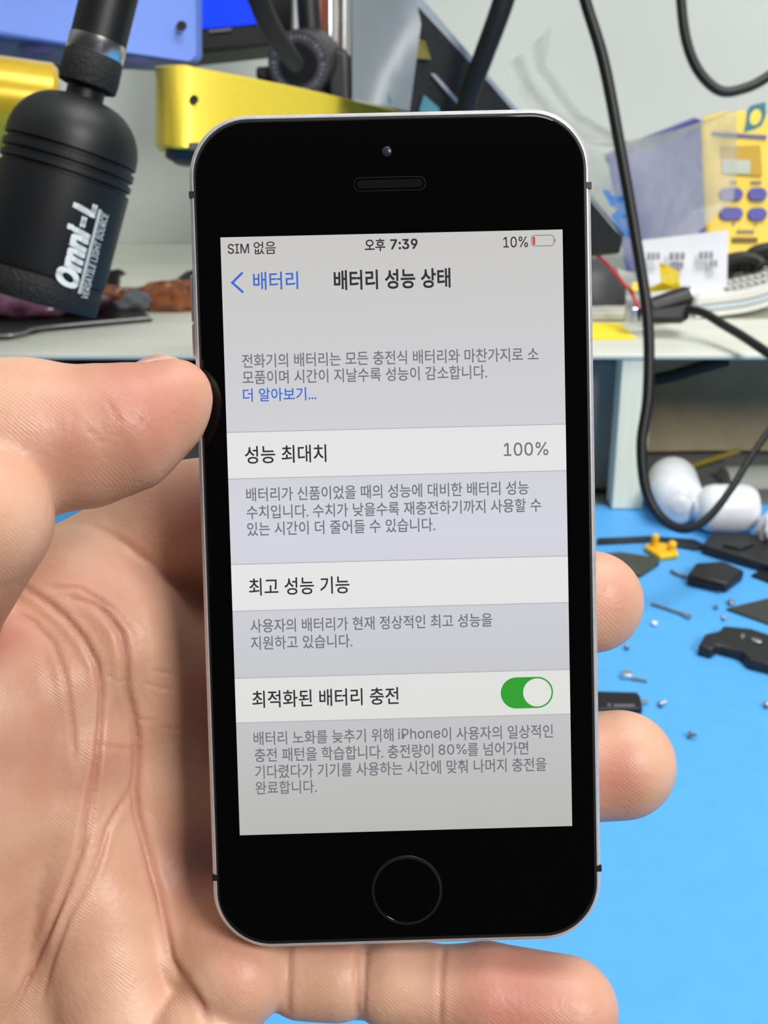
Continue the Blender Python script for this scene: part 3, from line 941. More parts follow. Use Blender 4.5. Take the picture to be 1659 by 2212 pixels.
obj('clip_tail', MB().prism([G(1364, 1470, .0004), G(1398, 1475, .0004), G(1396, 1471, .0004), G(1366, 1464, .0004)], (0, 0, .0008)), M['steel'], cl)

# ------------------------------------------------------------------ phone
RV = Vector((0.05343, 0.00942, 0.02525))
PR = Quaternion(RV.normalized(), RV.length).to_matrix()
PT = Vector((2.22421, -3.59997, -164.45879)) / 1000
PHM = CAMM @ (Matrix.Translation(PT) @ PR.to_4x4())
phone = bpy.data.objects.new('smartphone', None)
C.objects.link(phone)
phone.empty_display_size = 0.01
phone.matrix_world = PHM
tag(phone, 'black-faced smartphone with silver rim held upright in the hand', 'phone')
PHI = PHM.inverted()


def S(px, py):
    """Photo pixel -> (u, v) in metres on the phone's front plane."""
    o = PHI @ CAM
    d = PHI.to_3x3() @ ray(px, py)
    p = o + d * (-o.z / d.z)
    return p.x, p.y


M['rim'] = mat('silver_aluminium', (214, 212, 216), 0.35, metal=0.55, var=0.08, scale=900)
M['bezel'] = mat('black_front_glass', (4, 3, 4), 0.05, spec=0.25, var=0.0)
M['band'] = mat('black_antenna_line', (12, 12, 13), 0.5)
M['grille'] = mat('dark_earpiece_mesh', (6, 6, 6), 0.8, spec=0.1, var=0.5, scale=3000)
M['lens'] = mat('lens_glass', (40, 42, 56), 0.25, spec=0.3)
M['ring'] = mat('home_ring', (30, 30, 32), 0.3, metal=0.3)


def screen_mat(name, top, mid, bot):
    """A lit display: what the panel gives off, with the slight fall-off of its backlight towards both ends."""
    m = bpy.data.materials.new(name)
    m.use_nodes = True
    nt = m.node_tree
    b = nt.nodes['Principled BSDF']
    b.inputs['Base Color'].default_value = (0.01, 0.01, 0.01, 1)
    b.inputs['Roughness'].default_value = 0.2
    b.inputs['Specular IOR Level'].default_value = 0.2
    tc = nt.nodes.new('ShaderNodeTexCoord')
    sx = nt.nodes.new('ShaderNodeSeparateXYZ')
    mr = nt.nodes.new('ShaderNodeMapRange')
    mr.inputs['From Min'].default_value = -0.0443
    mr.inputs['From Max'].default_value = 0.0443
    rp = nt.nodes.new('ShaderNodeValToRGB')
    e = rp.color_ramp.elements
    e[0].position, e[0].color = 0.0, lin(bot)
    e[1].position, e[1].color = 1.0, lin(top)
    q = e.new(0.5)
    q.color = lin(mid)
    nt.links.new(tc.outputs['Object'], sx.inputs[0])
    nt.links.new(sx.outputs['Y'], mr.inputs['Value'])
    nt.links.new(mr.outputs[0], rp.inputs[0])
    nt.links.new(rp.outputs[0], b.inputs['Emission Color'])
    b.inputs['Emission Strength'].default_value = 1.0
    return m


M['scr'] = screen_mat('display_grey', (200, 199, 196), (211, 212, 222), (184, 184, 180))
M['scr_row'] = screen_mat('display_white', (222, 222, 220), (229, 230, 230), (218, 218, 212))


def flat(name, rgb):
    return mat(name, rgb, 0.4, spec=0.1, var=0.0, emit=1.0)


def lit(name, rgb):
    m = flat(name, rgb)
    m.node_tree.nodes['Principled BSDF'].inputs['Base Color'].default_value = (0, 0, 0, 1)
    for l in list(m.node_tree.links):
        if l.to_socket.name == 'Base Color':
            m.node_tree.links.remove(l)
    return m


M['t_dark'] = lit('display_dark_text', (52, 50, 54))
M['t_grey'] = lit('display_grey_text', (118, 117, 126))
M['t_blue'] = lit('display_blue_text', (62, 108, 205))
M['t_green'] = lit('display_green', (52, 160, 52))
M['t_white'] = lit('display_knob', (226, 227, 222))
M['t_red'] = lit('display_red', (214, 62, 56))
M['t_line'] = lit('display_hairline', (178, 177, 184))

PW, PHH, PD = 0.0586, 0.1238, 0.0076


def rrect(w, h, r, n=14, cx=0, cy=0):
    pts = []
    for sx, sy, a0 in ((1, 1, 0), (-1, 1, 90), (-1, -1, 180), (1, -1, 270)):
        for k in range(n + 1):
            a = math.radians(a0 + 90 * k / n)
            pts.append((cx + sx * (w / 2 - r) + r * math.cos(a), cy + sy * (h / 2 - r) + r * math.sin(a)))
    return pts


def loft(layers, cap0=True, cap1=True):
    mb = MB()
    n = len(layers[0][0])
    vs, fs = [], []
    for pts, z in layers:
        vs += [(x, y, z) for x, y in pts]
    for i in range(len(layers) - 1):
        for k in range(n):
            k2 = (k + 1) % n
            fs.append((i * n + k, i * n + k2, (i + 1) * n + k2, (i + 1) * n + k))
    if cap0:
        fs.append(tuple(range(n - 1, -1, -1)))
    if cap1:
        fs.append(tuple((len(layers) - 1) * n + k for k in range(n)))
    return mb.add(vs, fs)


R0 = 0.0088
body = loft([(rrect(PW - .0012, PHH - .0012, R0 - .0006), -PD), (rrect(PW, PHH, R0), -PD + .0006), (rrect(PW, PHH, R0), -0.0008),
             (rrect(PW - .0009, PHH - .0009, R0 - .00045), -0.00035), (rrect(PW - .0012, PHH - .0012, R0 - .0006), -0.00035)])
fr = obj('metal_frame', body, M['rim'], phone, local=True)
gl = loft([(rrect(PW - .0021, PHH - .0021, R0 - .00105), -0.00036), (rrect(PW - .0021, PHH - .0021, R0 - .00105), -0.0001), (rrect(PW - .0025, PHH - .0025, R0 - .00125), 0.0)])
glass = obj('front_glass', gl, M['bezel'], phone, local=True, smooth=False)
gk = loft([(rrect(PW - .0013, PHH - .0013, R0 - .00065), -0.00037), (rrect(PW - .0013, PHH - .0013, R0 - .00065), -0.00030)])
obj('gasket', gk, M['band'], phone, local=True)
# antenna lines in the rim
for sx, px, py in ((-1, 417, 419), (1, 1270, 399), (-1, 463, 1898), (1, 1290, 1878)):
    v = S(px, py)[1]
    obj('antenna_line', MB().box((sx * (PW / 2 - .0003), v, -.0038), (.00075, .0009, .0071)), M['band'], phone, local=True)
# left side keys
for v, h in ((S(420, 640)[1], .007), (S(420, 730)[1], .0048), (S(420, 860)[1], .0048)):
    obj('side_button', MB().box((-PW / 2 - .0002, v, -.0038), (.0009, h, .0028)), M['rim'], phone, 0.0002, local=True)
# earpiece, camera, home button
u, v = S(842, 397)
ep = obj('earpiece', loft([(rrect(.0103, .0018, .00085, 8, u, v), 0.00002), (rrect(.0103, .0018, .00085, 8, u, v), 0.00006)]), M['bezel'], phone, local=True)
obj('earpiece_rim', loft([(rrect(.0105, .0020, .00095, 8, u, v), -0.00001), (rrect(.0105, .0020, .00095, 8, u, v), 0.00003)]), M['ring'], ep, local=True)
obj('mesh_grille', loft([(rrect(.0096, .0012, .00058, 8, u, v), 0.00006), (rrect(.0096, .0012, .00058, 8, u, v), 0.00009)]), M['grille'], ep, local=True)
u, v = S(837, 329)
cm = obj('front_camera', MB().lathe([(0, .0010), (.00006, .0010)], (u, v, .00002), (0, 0, 1), 32), M['bezel'], phone, local=True)
obj('camera_lens', MB().lathe([(0, .00075), (.0001, .0006), (.00018, .0003), (.0002, 0)], (u - .0001, v + .0001, .00006), (0, 0, 1), 32), M['lens'], cm, local=True)
u, v = S(879, 1923)
hb = obj('home_button', MB().lathe([(0, .0049), (.00005, .0049), (-.00005, .0047), (-.0001, .0020), (-.00012, 0)], (u, v, .00014), (0, 0, 1), 64), M['bezel'], phone, local=True)
obj('button_ring', MB().lathe([(0, .00535), (.0001, .0053), (.00014, .00515), (.00012, .0049), (0, .00485)], (u, v, .00002), (0, 0, 1), 64), M['ring'], hb, local=True)
# display
SW, SHH = 0.04992, 0.08861
disp = obj('display', MB().box((0, 0, .00003), (SW, SHH, .00004)), M['scr'], phone, smooth=False, local=True)


def quad_part(name, x0, x1, ys, m, z, parent=disp):
    (yl0, yr0), (yl1, yr1) = ys
    v0 = (S(840, (yl0 + yr0) / 2)[1])
    v1 = (S(850, (yl1 + yr1) / 2)[1])
    return obj(name, MB().box(((x0 + x1) / 2, (v0 + v1) / 2, z), (x1 - x0, abs(v0 - v1), .00002)), m, parent, smooth=False, local=True)


for ys in (((935, 916), (1035, 1017)), ((1219, 1202), (1320, 1303)), ((1465, 1447), (1562, 1543))):
    quad_part('screen_row', -SW / 2, SW / 2, ys, M['scr_row'], .00006)
    for y in ys:
        quad_part('hairline', -SW / 2, SW / 2, ((y[0] - .8, y[1] - .8), (y[0] + .8, y[1] + .8)), M['t_line'], .00008)


def line(body, x0, x1, yl, yr, h, m, off=0.0, bold=0.012):
    """A line of writing on the display from photo column x0 to x1, h pixels tall; yl and yr are its centre at both ends."""
    vs, fs = text_verts(body, off, 0.0, bold)
    u0, v0 = S(x0, yl)
    u1, v1 = S(x1, yr)
    hh = h / 14.6e3
    v = (v0 + v1) / 2
    mb = MB().add([(u0 + (u1 - u0) * a, v + (b - 0.5) * hh, .0001) for a, b in vs], fs)
    return obj('screen_text', mb, m, disp, smooth=False, local=True)


D_, G_, B_ = M['t_dark'], M['t_grey'], M['t_blue']
line('SIM', 492, 538, 538, 537, 21, D_, 0.0)
line('없음', 548, 596, 536, 535, 27, D_, 0.0)
line('오후', 788, 832, 530, 529, 27, D_, 0.012)
line('7:39', 843, 902, 528, 527, 22, D_, 0.0, 0.035)
line('10%', 1087, 1140, 524, 522, 23, D_, 0.0)
line('배터리', 547, 644, 608, 605, 38, B_, 0.004)
line('배터리 성능 상태', 721, 973, 606, 600, 42, D_, 0.016)
line('전화기의 배터리는 모든 충전식 배터리와 마찬가지로 소', 523, 1163, 780, 765, 30, G_, 0.004)
line('모품이며 시간이 지날수록 성능이 감소합니다.', 524, 1052, 815, 804, 30, G_, 0.004)
line('더 알아보기...', 525, 683, 854, 850, 29, B_, 0.004)
line('성능 최대치', 529, 705, 983, 979, 38, D_, 0.004)
line('100%', 1088, 1184, 971, 969, 29, G_, 0.0)
line('배터리가 신품이었을 때의 성능에 대비한 배터리 성능', 532, 1142, 1068, 1054, 30, G_, 0.004)
line('수치입니다. 수치가 낮을수록 재충전하기까지 사용할 수', 533, 1169, 1106, 1091, 30, G_, 0.004)
line('있는 시간이 더 줄어들 수 있습니다.', 534, 940, 1142, 1134, 30, G_, 0.004)
line('최고 성능 기능', 538, 755, 1268, 1263, 38, D_, 0.004)
line('사용자의 배터리가 현재 정상적인 최고 성능을', 541, 1063, 1351, 1340, 30, G_, 0.004)
line('지원하고 있습니다.', 542, 761, 1389, 1384, 30, G_, 0.004)
line('최적화된 배터리 충전', 545, 861, 1510, 1503, 38, D_, 0.004)
line('배터리 노화를 늦추기 위해', 548, 850, 1594, 1588, 30, G_, 0.004)
line('iPhone', 860, 951, 1585, 1583, 24, G_, 0.0)
line('이 사용자의 일상적인', 954, 1194, 1585, 1579, 30, G_, 0.004)
line('충전 패턴을 학습합니다. 충전량이', 550, 936, 1631, 1621, 31, G_, 0.004)
line('80%', 947, 1008, 1619, 1618, 23, G_, 0.0)
line('를 넘어가면', 1010, 1141, 1619, 1615, 30, G_, 0.004)
line('기다렸다가 기기를 사용하는 시간에 맞춰 나머지 충전을', 551, 1180, 1667, 1651, 31, G_, 0.004)
line('완료합니다.', 552, 684, 1702, 1698, 30, G_, 0.004)
# back chevron, battery symbol, toggle
cu, cv = S(502, 611)
ch = MB()
for s in (1, -1):
    p0, p1 = Vector((cu, cv, .0001)), Vector((cu + .00155, cv + s * .00145, .0001))
    t = (p1 - p0).normalized()
    nn = Vector((-t.y, t.x, 0)) * .00017
    ch.add([p0 - nn - t * .00017, p1 - nn, p1 + nn, p0 + nn - t * .00017], [(0, 1, 2, 3)])
obj('back_arrow', ch, B_, disp, smooth=False, local=True)
bu, bv = S(1172, 520)


def ringshape(w, h, r, t, cx, cy, z):
    o_, i_ = rrect(w, h, r, 8, cx, cy), rrect(w - 2 * t, h - 2 * t, max(r - t, .0001), 8, cx, cy)
    n = len(o_)
    return MB().add([(x, y, z) for x, y in o_] + [(x, y, z) for x, y in i_], [(k, (k + 1) % n, n + (k + 1) % n, n + k) for k in range(n)])


bs = obj('battery_symbol', ringshape(.00335, .00165, .0005, .00011, bu, bv, .0001).box((bu + .00183, bv, .0001), (.00012, .0005, .00001)), G_, disp, smooth=False, local=True)
obj('charge_level', MB().box((bu - .00128, bv, .0001), (.00036, .00115, .00001)), M['t_red'], bs, smooth=False, local=True)
tu, tv = S(1138, 1496)
tg = obj('toggle_switch', loft([(rrect(.0078, .0047, .00234, 16, tu, tv), .00009), (rrect(.0078, .0047, .00234, 16, tu, tv), .0001)]), M['t_green'], disp, smooth=False, local=True)
obj('toggle_knob', MB().lathe([(0, .00212), (.00001, .00212)], (tu + .00155, tv, .00011), (0, 0, 1), 48), M['t_white'], tg, smooth=False, local=True)

# ------------------------------------------------------------------ hand
HS = 0.5   # grid step of the hand surface, mm


def hv(px, py, d):
    """Hand-space point in millimetres (camera-facing axes): d mm away along a photo ray."""
    return np.array([(px - CX) * d / F, -(py - CY) * d / F, -d])


class Field:
    def __init__(s, lo, hi, h):
        s.lo, s.h = np.array(lo, float), h
        s.n = np.ceil((np.array(hi) - s.lo) / h).astype(int) + 1
        s.f = np.full(s.n, 8.0, np.float32)
        s.ax = [(s.lo[i] + h * np.arange(s.n[i])).astype(np.float32) for i in range(3)]

    def win(s, lo, hi):
        a = np.clip(np.floor((lo - s.lo) / s.h).astype(int), 0, s.n - 1)
        b = np.clip(np.ceil((hi - s.lo) / s.h).astype(int) + 1, 1, s.n)
        return tuple(slice(a[i], b[i]) for i in range(3))

    def smin(s, w, d, k):
        f = s.f[w]
        if k <= 0:
            np.minimum(f, d, out=f)
            return
        hh = np.maximum(k - np.abs(f - d), 0) / k
        s.f[w] = np.minimum(f, d) - hh * hh * k * 0.25

    def cap(s, p, q, r1, r2, k):
        m = max(r1, r2) + 7
        w = s.win(np.minimum(p, q) - m, np.maximum(p, q) + m)
        X = s.ax[0][w[0]][:, None, None] - p[0]
        Y = s.ax[1][w[1]][None, :, None] - p[1]
        Z = s.ax[2][w[2]][None, None, :] - p[2]
        e = (q - p).astype(np.float32)
        l2 = float(e @ e) + 1e-6
        t = np.clip((X * e[0] + Y * e[1] + Z * e[2]) / l2, 0, 1)
        d = np.sqrt((X - t * e[0]) ** 2 + (Y - t * e[1]) ** 2 + (Z - t * e[2]) ** 2) - (r1 + (r2 - r1) * t)
        s.smin(w, d, k)

    def chain(s, pts, k, k0=None):
        """pts: (px, py, depth mm, radius mm) joints of a tapering limb."""
        for i in range(len(pts) - 1):
            a, b = pts[i], pts[i + 1]
            s.cap(hv(*a[:3]), hv(*b[:3]), a[3], b[3], k0 if (i == 0 and k0 is not None) else k)

    def surface(s):
        f = s.f
        ins = f < 0
        c = [ins[i:i - 1 or None, j:j - 1 or None, k:k - 1 or None] for i in (0, 1) for j in (0, 1) for k in (0, 1)]
        cnt = sum(a.astype(np.int8) for a in c)
        act = np.argwhere((cnt > 0) & (cnt < 8))
        idx = np.full(cnt.shape, -1, np.int32)
        idx[tuple(act.T)] = np.arange(len(act))
        acc = np.zeros((len(act), 3))
        num = np.zeros(len(act))
        off = [np.array((i, j, k)) for i in (0, 1) for j in (0, 1) for k in (0, 1)]
        vals = [f[tuple((act + o).T)] for o in off]
        for a in range(8):
            for b in range(a + 1, 8):
                if np.abs(off[a] - off[b]).sum() != 1:
                    continue
                va, vb = vals[a], vals[b]
                x = (va < 0) != (vb < 0)
                t = np.where(x, va / np.where(x, va - vb, 1), 0)
                acc += np.where(x[:, None], off[a] + t[:, None] * (off[b] - off[a]), 0)
                num += x
        V = s.lo + s.h * (act + acc / num[:, None])
        Q = []
        for ax in range(3):
            b = [1, 2, 0][ax]
            cc = [2, 0, 1][ax]
            sl0 = [slice(None)] * 3
            sl1 = [slice(None)] * 3
            sl0[ax] = slice(0, -1)
            sl1[ax] = slice(1, None)
            i0, i1 = ins[tuple(sl0)], ins[tuple(sl1)]
            e = np.argwhere(i0 != i1)
            ok = (e[:, b] > 0) & (e[:, cc] > 0) & (e[:, b] < s.n[b] - 1) & (e[:, cc] < s.n[cc] - 1)
            e = e[ok]
            fl = i0[tuple(e.T)]
            ub, uc = np.zeros(3, int), np.zeros(3, int)
            ub[b] = 1
            uc[cc] = 1
            q = np.stack([idx[tuple((e - ub - uc).T)], idx[tuple((e - uc).T)], idx[tuple(e.T)], idx[tuple((e - ub).T)]], 1)
            q[~fl] = q[~fl][:, ::-1]
            Q.append(q)
        return V, np.concatenate(Q)


fld = Field((-92, -138, -216), (53, 26, -128), HS)
# palm: bulk, thenar mound, ridges, recess under the phone
fld.chain([(40, 1420, 205, 13), (180, 1900, 206, 15), (120, 2700, 208, 17)], 6)
fld.chain([(350, 1440, 200, 12.5), (400, 1720, 202, 13), (400, 1960, 196, 12), (330, 2300, 190, 14)], 8)
fld.chain([(150, 1290, 188, 12.2), (258, 1388, 188, 12.9), (306, 1500, 192.5, 13), (320, 1700, 194.5, 13), (336, 1900, 192, 12.2), (380, 2080, 186, 11)], 2.5)     # pad below the index finger
fld.chain([(60, 1400, 183, 9), (142, 1480, 182, 9.6), (166, 1620, 183, 10), (160, 1740, 183, 9.8), (215, 1960, 182, 10.5), (285, 2220, 180, 11.5), (250, 2700, 185, 15)], 1.6, 3)
fld.chain([(130, 1960, 188, 12), (150, 2300, 188, 14), (60, 2700, 190, 16)], 3)
fld.chain([(-91, 1545, 187, 25.5), (-108, 1680, 187, 25.5), (-180, 1960, 187, 25), (-280, 2260, 188, 24), (-330, 2700, 192, 24)], 1.6, 1.6)   # thenar
# knuckle pads at the foot of the little finger, then the little finger itself
fld.chain([(430, 1960, 190, 10), (512, 2106, 175.2, 8.1)], 3)
fld.chain([(446, 2256, 174, 9.3), (400, 2420, 180, 12)], 0.8)
fld.chain([(655, 2106, 178, 6.8), (728, 2112, 177.5, 6.7)], 0.5)
fld.chain([(540, 2106, 181, 5.4), (820, 2122, 179, 5.8)], 0.6)
fld.chain([(848, 2124, 176.8, 7.0), (915, 2138, 176.5, 7.1)], 0.5)
fld.chain([(950, 2140, 176, 6.9), (1050, 2152, 175, 8.1), (1222, 2182, 174.5, 8.2)], 0.6)
# fingers behind the phone
fld.chain([(90, 1300, 194, 11.5), (260, 1228, 199, 11.9), (430, 1146, 198, 12.6), (640, 1080, 187, 9.4), (900, 1000, 183, 8.4), (1090, 960, 181.5, 7.8)], 1.4, 1.4)
fld.chain([(430, 1490, 192, 11), (680, 1380, 188, 9.5), (1000, 1330, 185, 8.8), (1279, 1300, 182, 8.35)], 4, 6)
fld.chain([(430, 1690, 193, 11), (800, 1690, 189, 9.6), (1080, 1668, 186, 9.0), (1342, 1652, 184, 8.95)], 4, 6)
# thumb: root and first joint nearer the camera, then the pad lying on the phone's edge
fld.chain([(-330, 1560, 172, 16), (-215, 1330, 160, 13), (-62, 1118, 146, 10.6)], 3, 4)
fld.chain([(-170, 957, 152, 12.2), (60, 948, 155, 11.1), (180, 944, 156, 9.9), (270, 924, 156.5, 8.9), (352, 882, 158, 6.1)], 1.2, 1.6)
fld.chain([(250, 925, 157, 8.6), (352, 900, 158.2, 5.8)], 2)
fld.chain([(300, 895, 157, 7.0), (383, 850, 158.6, 4.85)], 2)
# the phone presses into whatever touches it
Gx, Gy, Gz = np.meshgrid(*fld.ax, indexing='ij', sparse=True)
rel = PR.transposed()
rot = np.array([[rel[i][j] for j in range(3)] for i in range(3)], np.float32)
tt = np.array(PT) * 1000
q = [rot[i][0] * (Gx - tt[0]) + rot[i][1] * (Gy - tt[1]) + rot[i][2] * (Gz - tt[2]) for i in range(3)]
hx, hy = PW * 500 - R0 * 1000, PHH * 500 - R0 * 1000
d2 = np.sqrt(np.maximum(np.abs(q[0]) - hx, 0) ** 2 + np.maximum(np.abs(q[1]) - hy, 0) ** 2) - R0 * 1000
dz = np.abs(q[2] + PD * 500) - PD * 500
box_d = np.maximum(d2, dz).astype(np.float32)
del q, d2, dz
neg = -(box_d - 0.22)
hh = np.maximum(1.0 - np.abs(fld.f - neg), 0)
fld.f = np.maximum(fld.f, neg) + hh * hh * 0.25
fld.f[0] = fld.f[-1] = 1
fld.f[:, 0] = fld.f[:, -1] = 1
fld.f[:, :, 0] = fld.f[:, :, -1] = 1
HV, HQ = fld.surface()
del box_d, neg, hh, fld


def vnormals(V, Q):
    n = np.cross(V[Q[:, 2]] - V[Q[:, 0]], V[Q[:, 3]] - V[Q[:, 1]])
    N = np.zeros_like(V)
    for k in range(4):
        np.add.at(N, Q[:, k], n)
    return N / (np.linalg.norm(N, axis=1, keepdims=True) + 1e-9)


def relax(V, Q, it, lam=0.5):
    E = np.concatenate([Q[:, [k, (k + 1) % 4]] for k in range(4)])
    deg = np.bincount(E[:, 0], minlength=len(V)) + np.bincount(E[:, 1], minlength=len(V))
    for _ in range(it):
        A = np.zeros_like(V)
        for k in range(3):
            A[:, k] = np.bincount(E[:, 0], V[E[:, 1], k], len(V)) + np.bincount(E[:, 1], V[E[:, 0], k], len(V))
        V = V + lam * (A / deg[:, None] - V)
    return V


HV = relax(HV, HQ, 4)
HN = vnormals(HV, HQ)
if (np.einsum('ij,ij->i', HN, HV - HV.mean(0))).mean() < 0:
    HQ = HQ[:, ::-1]
    HN = -HN
# skin folds: lines across the palm and joints, each (depth mm, half width mm, line)
PXY = np.stack([CX + F * HV[:, 0] / -HV[:, 2], CY - F * HV[:, 1] / -HV[:, 2]], 1)
FACE = np.clip(-(HN * HV).sum(1) / np.linalg.norm(HV, axis=1) * 1.6, 0, 1)


def seg_dist(P, line):
    best = np.full(len(P), 1e9)
    tl = np.zeros(len(P))
    L = np.array(line, float)
    n = len(L) - 1
    for i in range(n):
        a, e = L[i], L[i + 1] - L[i]
        t = np.clip(((P - a) @ e) / (e @ e), 0, 1)
        d = np.hypot(*(P - a - t[:, None] * e).T)
        m = d < best
        best[m] = d[m]
        tl[m] = ((i + t) / n)[m]
    return best, tl


FOLDS = [
    (0.75, 5.5, [(40, 1261), (101, 1301), (142, 1335), (179, 1379), (209, 1436), (219, 1504), (216, 1571), (209, 1639), (189, 1740), (179, 1800), (170, 1850), (143, 1920), (96, 2036), (50, 2136), (12, 2209)]),
    (0.38, 5, [(30, 1325), (68, 1342), (115, 1389), (135, 1443), (145, 1487), (157, 1571), (160, 1640)]),
    (0.7, 7, [(150, 1290), (205, 1305), (236, 1332), (260, 1369), (270, 1416), (273, 1487), (287, 1548), (295, 1598), (294, 1656), (289, 1706), (294, 1757), (309, 1808), (328, 1881), (343, 1931), (361, 2028), (370, 2074), (397, 2113), (436, 2174), (447, 2212)]),
    (0.5, 5, [(283, 1700), (233, 1787), (216, 1847), (193, 1904), (146, 1985), (116, 2066), (89, 2163)]),
    (0.35, 4, [(212, 1640), (205, 1720), (196, 1790), (176, 1850)]),
    (0.3, 6, [(190, 1136), (211, 1141), (271, 1174), (319, 1210), (347, 1234), (392, 1279), (428, 1331)]),
    (0.35, 4, [(110, 1270), (170, 1270), (240, 1310), (300, 1370)]),
    (0.25, 3, [(330, 1448), (385, 1456)]), (0.25, 3, [(310, 1475), (372, 1490)]),
    (0.25, 3, [(296, 1553), (336, 1556)]), (0.25, 3, [(350, 1573), (395, 1573)]),
    (0.3, 4, [(215, 1610), (285, 1618)]), (0.25, 3, [(228, 1455), (262, 1475)]),
    (0.12, 4, [(231, 865), (262, 915)]), (0.13, 4, [(275, 880), (325, 930)]), (0.1, 4, [(180, 920), (225, 960)]),
    (0.3, 5, [(958, 2040), (952, 2120), (950, 2212)]), (0.35, 6, [(624, 2040), (622, 2195)]), (0.3, 5, [(768, 2050), (772, 2195)]), (0.25, 4, [(790, 2050), (786, 2195)]),
]
rng = np.random.RandomState(7)
crease = np.zeros(len(HV))
disp_n = np.zeros(len(HV))
for dep, wpx, ln in FOLDS:
    sel = np.where((PXY[:, 0] < 1000))[0]
    d, t = seg_dist(PXY[sel], ln)
    taper = np.clip(np.minimum(t, 1 - t) * 8 + 0.25, 0, 1)
    g = np.exp(-(d / wpx) ** 2) * taper
    disp_n[sel] -= dep * g
    disp_n[sel] += 0.30 * dep * np.exp(-((d - wpx * 2.6) / (wpx * 1.5)) ** 2) * taper
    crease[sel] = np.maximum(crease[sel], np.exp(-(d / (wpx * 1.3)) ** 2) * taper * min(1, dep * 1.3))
HV = HV + HN * (disp_n * FACE)[:, None]
HV = relax(HV, HQ, 1, 0.25)

# where the skin itself is redder (finger pads, joints) and paler
flush = np.zeros(len(HV))
for px, py, r, a in ((300, 880, 150, .85), (150, 950, 120, .6), (250, 800, 90, .5), (1120, 2150, 150, 1.0), (1250, 2180, 80, .6), (1330, 1680, 70, .8), (1320, 1280, 60, .55),
                     (420, 1090, 90, .6), (0, 1385, 70, .8), (30, 1460, 120, .3), (240, 1260, 110, .4), (520, 2090, 60, .5), (230, 1640, 60, .4), (60, 1620, 140, .35), (430, 1850, 90, .7), (440, 1500, 80, .5)):
    flush = np.maximum(flush, a * np.exp(-((PXY - (px, py)) ** 2).sum(1) / r ** 2))
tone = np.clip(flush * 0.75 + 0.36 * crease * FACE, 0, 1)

WM = np.array([[CAMM[i][j] for j in range(4)] for i in range(4)])
HW = (HV / 1000) @ WM[:3, :3].T + WM[:3, 3]
me = bpy.data.meshes.new('hand')
H0 = Vector(HW.mean(0))
me.from_pydata((HW - np.array(H0)).tolist(), [], HQ.tolist())
me.polygons.foreach_set('use_smooth', [True] * len(me.polygons))
at = me.attributes.new('flush', 'FLOAT', 'POINT')
at.data.foreach_set('value', tone.astype(np.float32))
me.update()


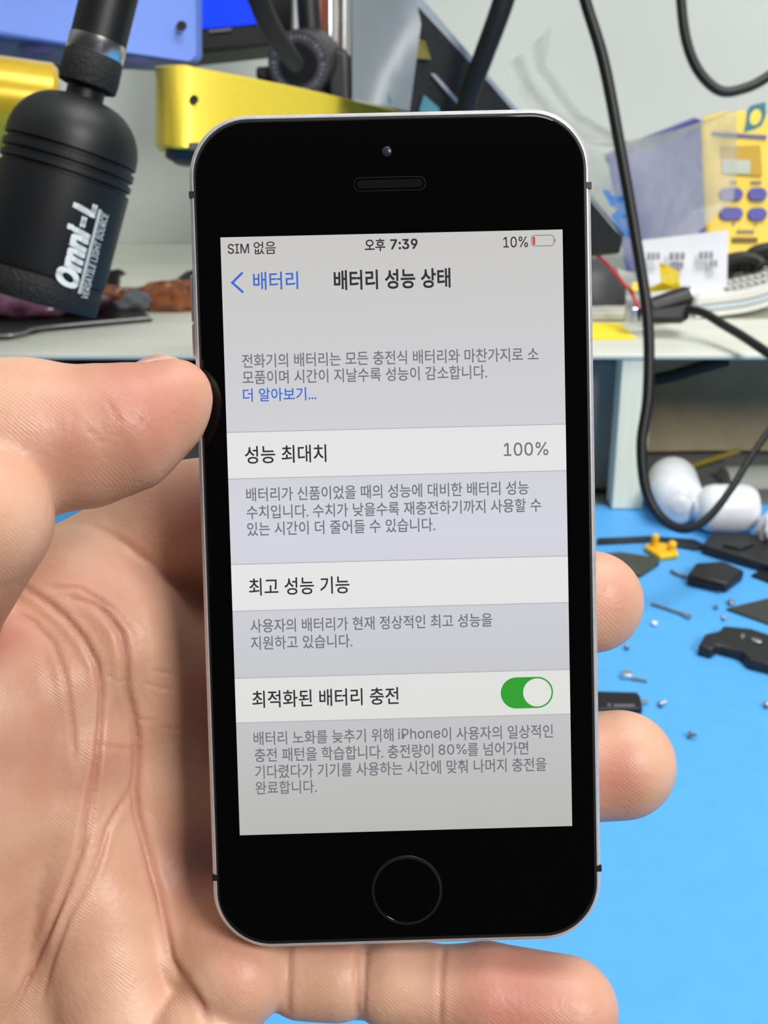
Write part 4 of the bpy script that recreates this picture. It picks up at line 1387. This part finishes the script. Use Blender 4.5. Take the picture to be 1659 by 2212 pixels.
def skin_mat():
    m = bpy.data.materials.new('skin')
    m.use_nodes = True
    nt = m.node_tree
    N = nt.nodes.new
    L = nt.links.new
    b = nt.nodes['Principled BSDF']
    tc = N('ShaderNodeTexCoord')
    n1 = N('ShaderNodeTexNoise')
    n1.inputs['Scale'].default_value = 95
    n1.inputs['Detail'].default_value = 5
    r1 = N('ShaderNodeValToRGB')
    r1.color_ramp.elements[0].position = .34
    r1.color_ramp.elements[0].color = lin((203, 154, 128))
    r1.color_ramp.elements[1].position = .68
    r1.color_ramp.elements[1].color = lin((214, 171, 146))
    at = N('ShaderNodeAttribute')
    at.attribute_name = 'flush'
    mx = N('ShaderNodeMix')
    mx.data_type = 'RGBA'
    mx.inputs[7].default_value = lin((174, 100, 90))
    L(tc.outputs['Object'], n1.inputs['Vector'])
    L(n1.outputs['Fac'], r1.inputs[0])
    L(at.outputs['Fac'], mx.inputs[0])
    L(r1.outputs[0], mx.inputs[6])
    L(mx.outputs[2], b.inputs['Base Color'])
    b.inputs['Roughness'].default_value = 0.44
    b.inputs['Specular IOR Level'].default_value = 0.38
    b.inputs['Subsurface Weight'].default_value = 0.35
    b.inputs['Subsurface Radius'].default_value = (0.0022, 0.0009, 0.0005)
    b.inputs['Subsurface Scale'].default_value = 1.0
    # friction ridges and small cross-hatched lines
    wv = N('ShaderNodeTexWave')
    wv.inputs['Scale'].default_value = 760
    wv.inputs['Distortion'].default_value = 9
    wv.inputs['Detail'].default_value = 2
    wv.inputs['Detail Scale'].default_value = 0.25
    wv.bands_direction = 'DIAGONAL'
    n2 = N('ShaderNodeTexNoise')
    n2.inputs['Scale'].default_value = 1300
    n2.inputs['Detail'].default_value = 3
    vo = N('ShaderNodeTexVoronoi')
    vo.feature = 'DISTANCE_TO_EDGE'
    vo.inputs['Scale'].default_value = 520
    n3 = N('ShaderNodeTexNoise')
    n3.inputs['Scale'].default_value = 120
    ad = N('ShaderNodeMath')
    ad.operation = 'MULTIPLY'
    a2 = N('ShaderNodeMath')
    a2.operation = 'ADD'
    a3 = N('ShaderNodeMath')
    a3.operation = 'MULTIPLY_ADD'
    a3.inputs[1].default_value = 1.0
    for n in (wv, n2, vo, n3):
        L(tc.outputs['Object'], n.inputs['Vector'])
    wm = N('ShaderNodeMath')
    wm.operation = 'MULTIPLY'
    wm.inputs[1].default_value = 0.42
    L(wv.outputs['Fac'], wm.inputs[0])
    L(wm.outputs[0], ad.inputs[0])
    r3 = N('ShaderNodeMapRange')
    r3.inputs['From Min'].default_value = 0.45
    r3.inputs['From Max'].default_value = 0.65
    L(n3.outputs['Fac'], r3.inputs['Value'])
    L(r3.outputs[0], ad.inputs[1])
    L(ad.outputs[0], a2.inputs[0])
    L(n2.outputs['Fac'], a2.inputs[1])
    L(vo.outputs['Distance'], a3.inputs[0])
    L(a2.outputs[0], a3.inputs[2])
    bp = N('ShaderNodeBump')
    bp.inputs['Strength'].default_value = 0.3
    bp.inputs['Distance'].default_value = 0.00022
    L(a3.outputs[0], bp.inputs['Height'])
    L(bp.outputs[0], b.inputs['Normal'])
    return m


M['skin'] = skin_mat()
me.materials.append(M['skin'])
hand = bpy.data.objects.new('hand', me)
C.objects.link(hand)
hand.location = H0
tag(hand, 'bare left hand, palm up, gripping the phone with thumb on its edge', 'hand')

# thumb nail, seen almost edge-on along the top of the thumb
M['nail'] = mat('thumb_nail', (228, 178, 160), 0.22, spec=0.5, var=0.03, scale=200)
nr = []
for t in [k / 7 for k in range(8)]:
    r_ = []
    for s_ in [k / 11 for k in range(12)]:
        px = 286 + 116 * s_
        py = 800 - 30 * math.sin(math.pi * (0.08 + .62 * s_)) ** 0.8 + 16 * s_ ** 4
        d = .1580 + .010 * t
        r_.append(P(px, py - 8 * math.sin(math.pi * t) * (0.4 + .6 * math.sin(math.pi * s_)), d))
    nr.append(r_)
obj('nail', MB().sheet(nr, .0004, -UP), M['nail'], hand, smooth=True)
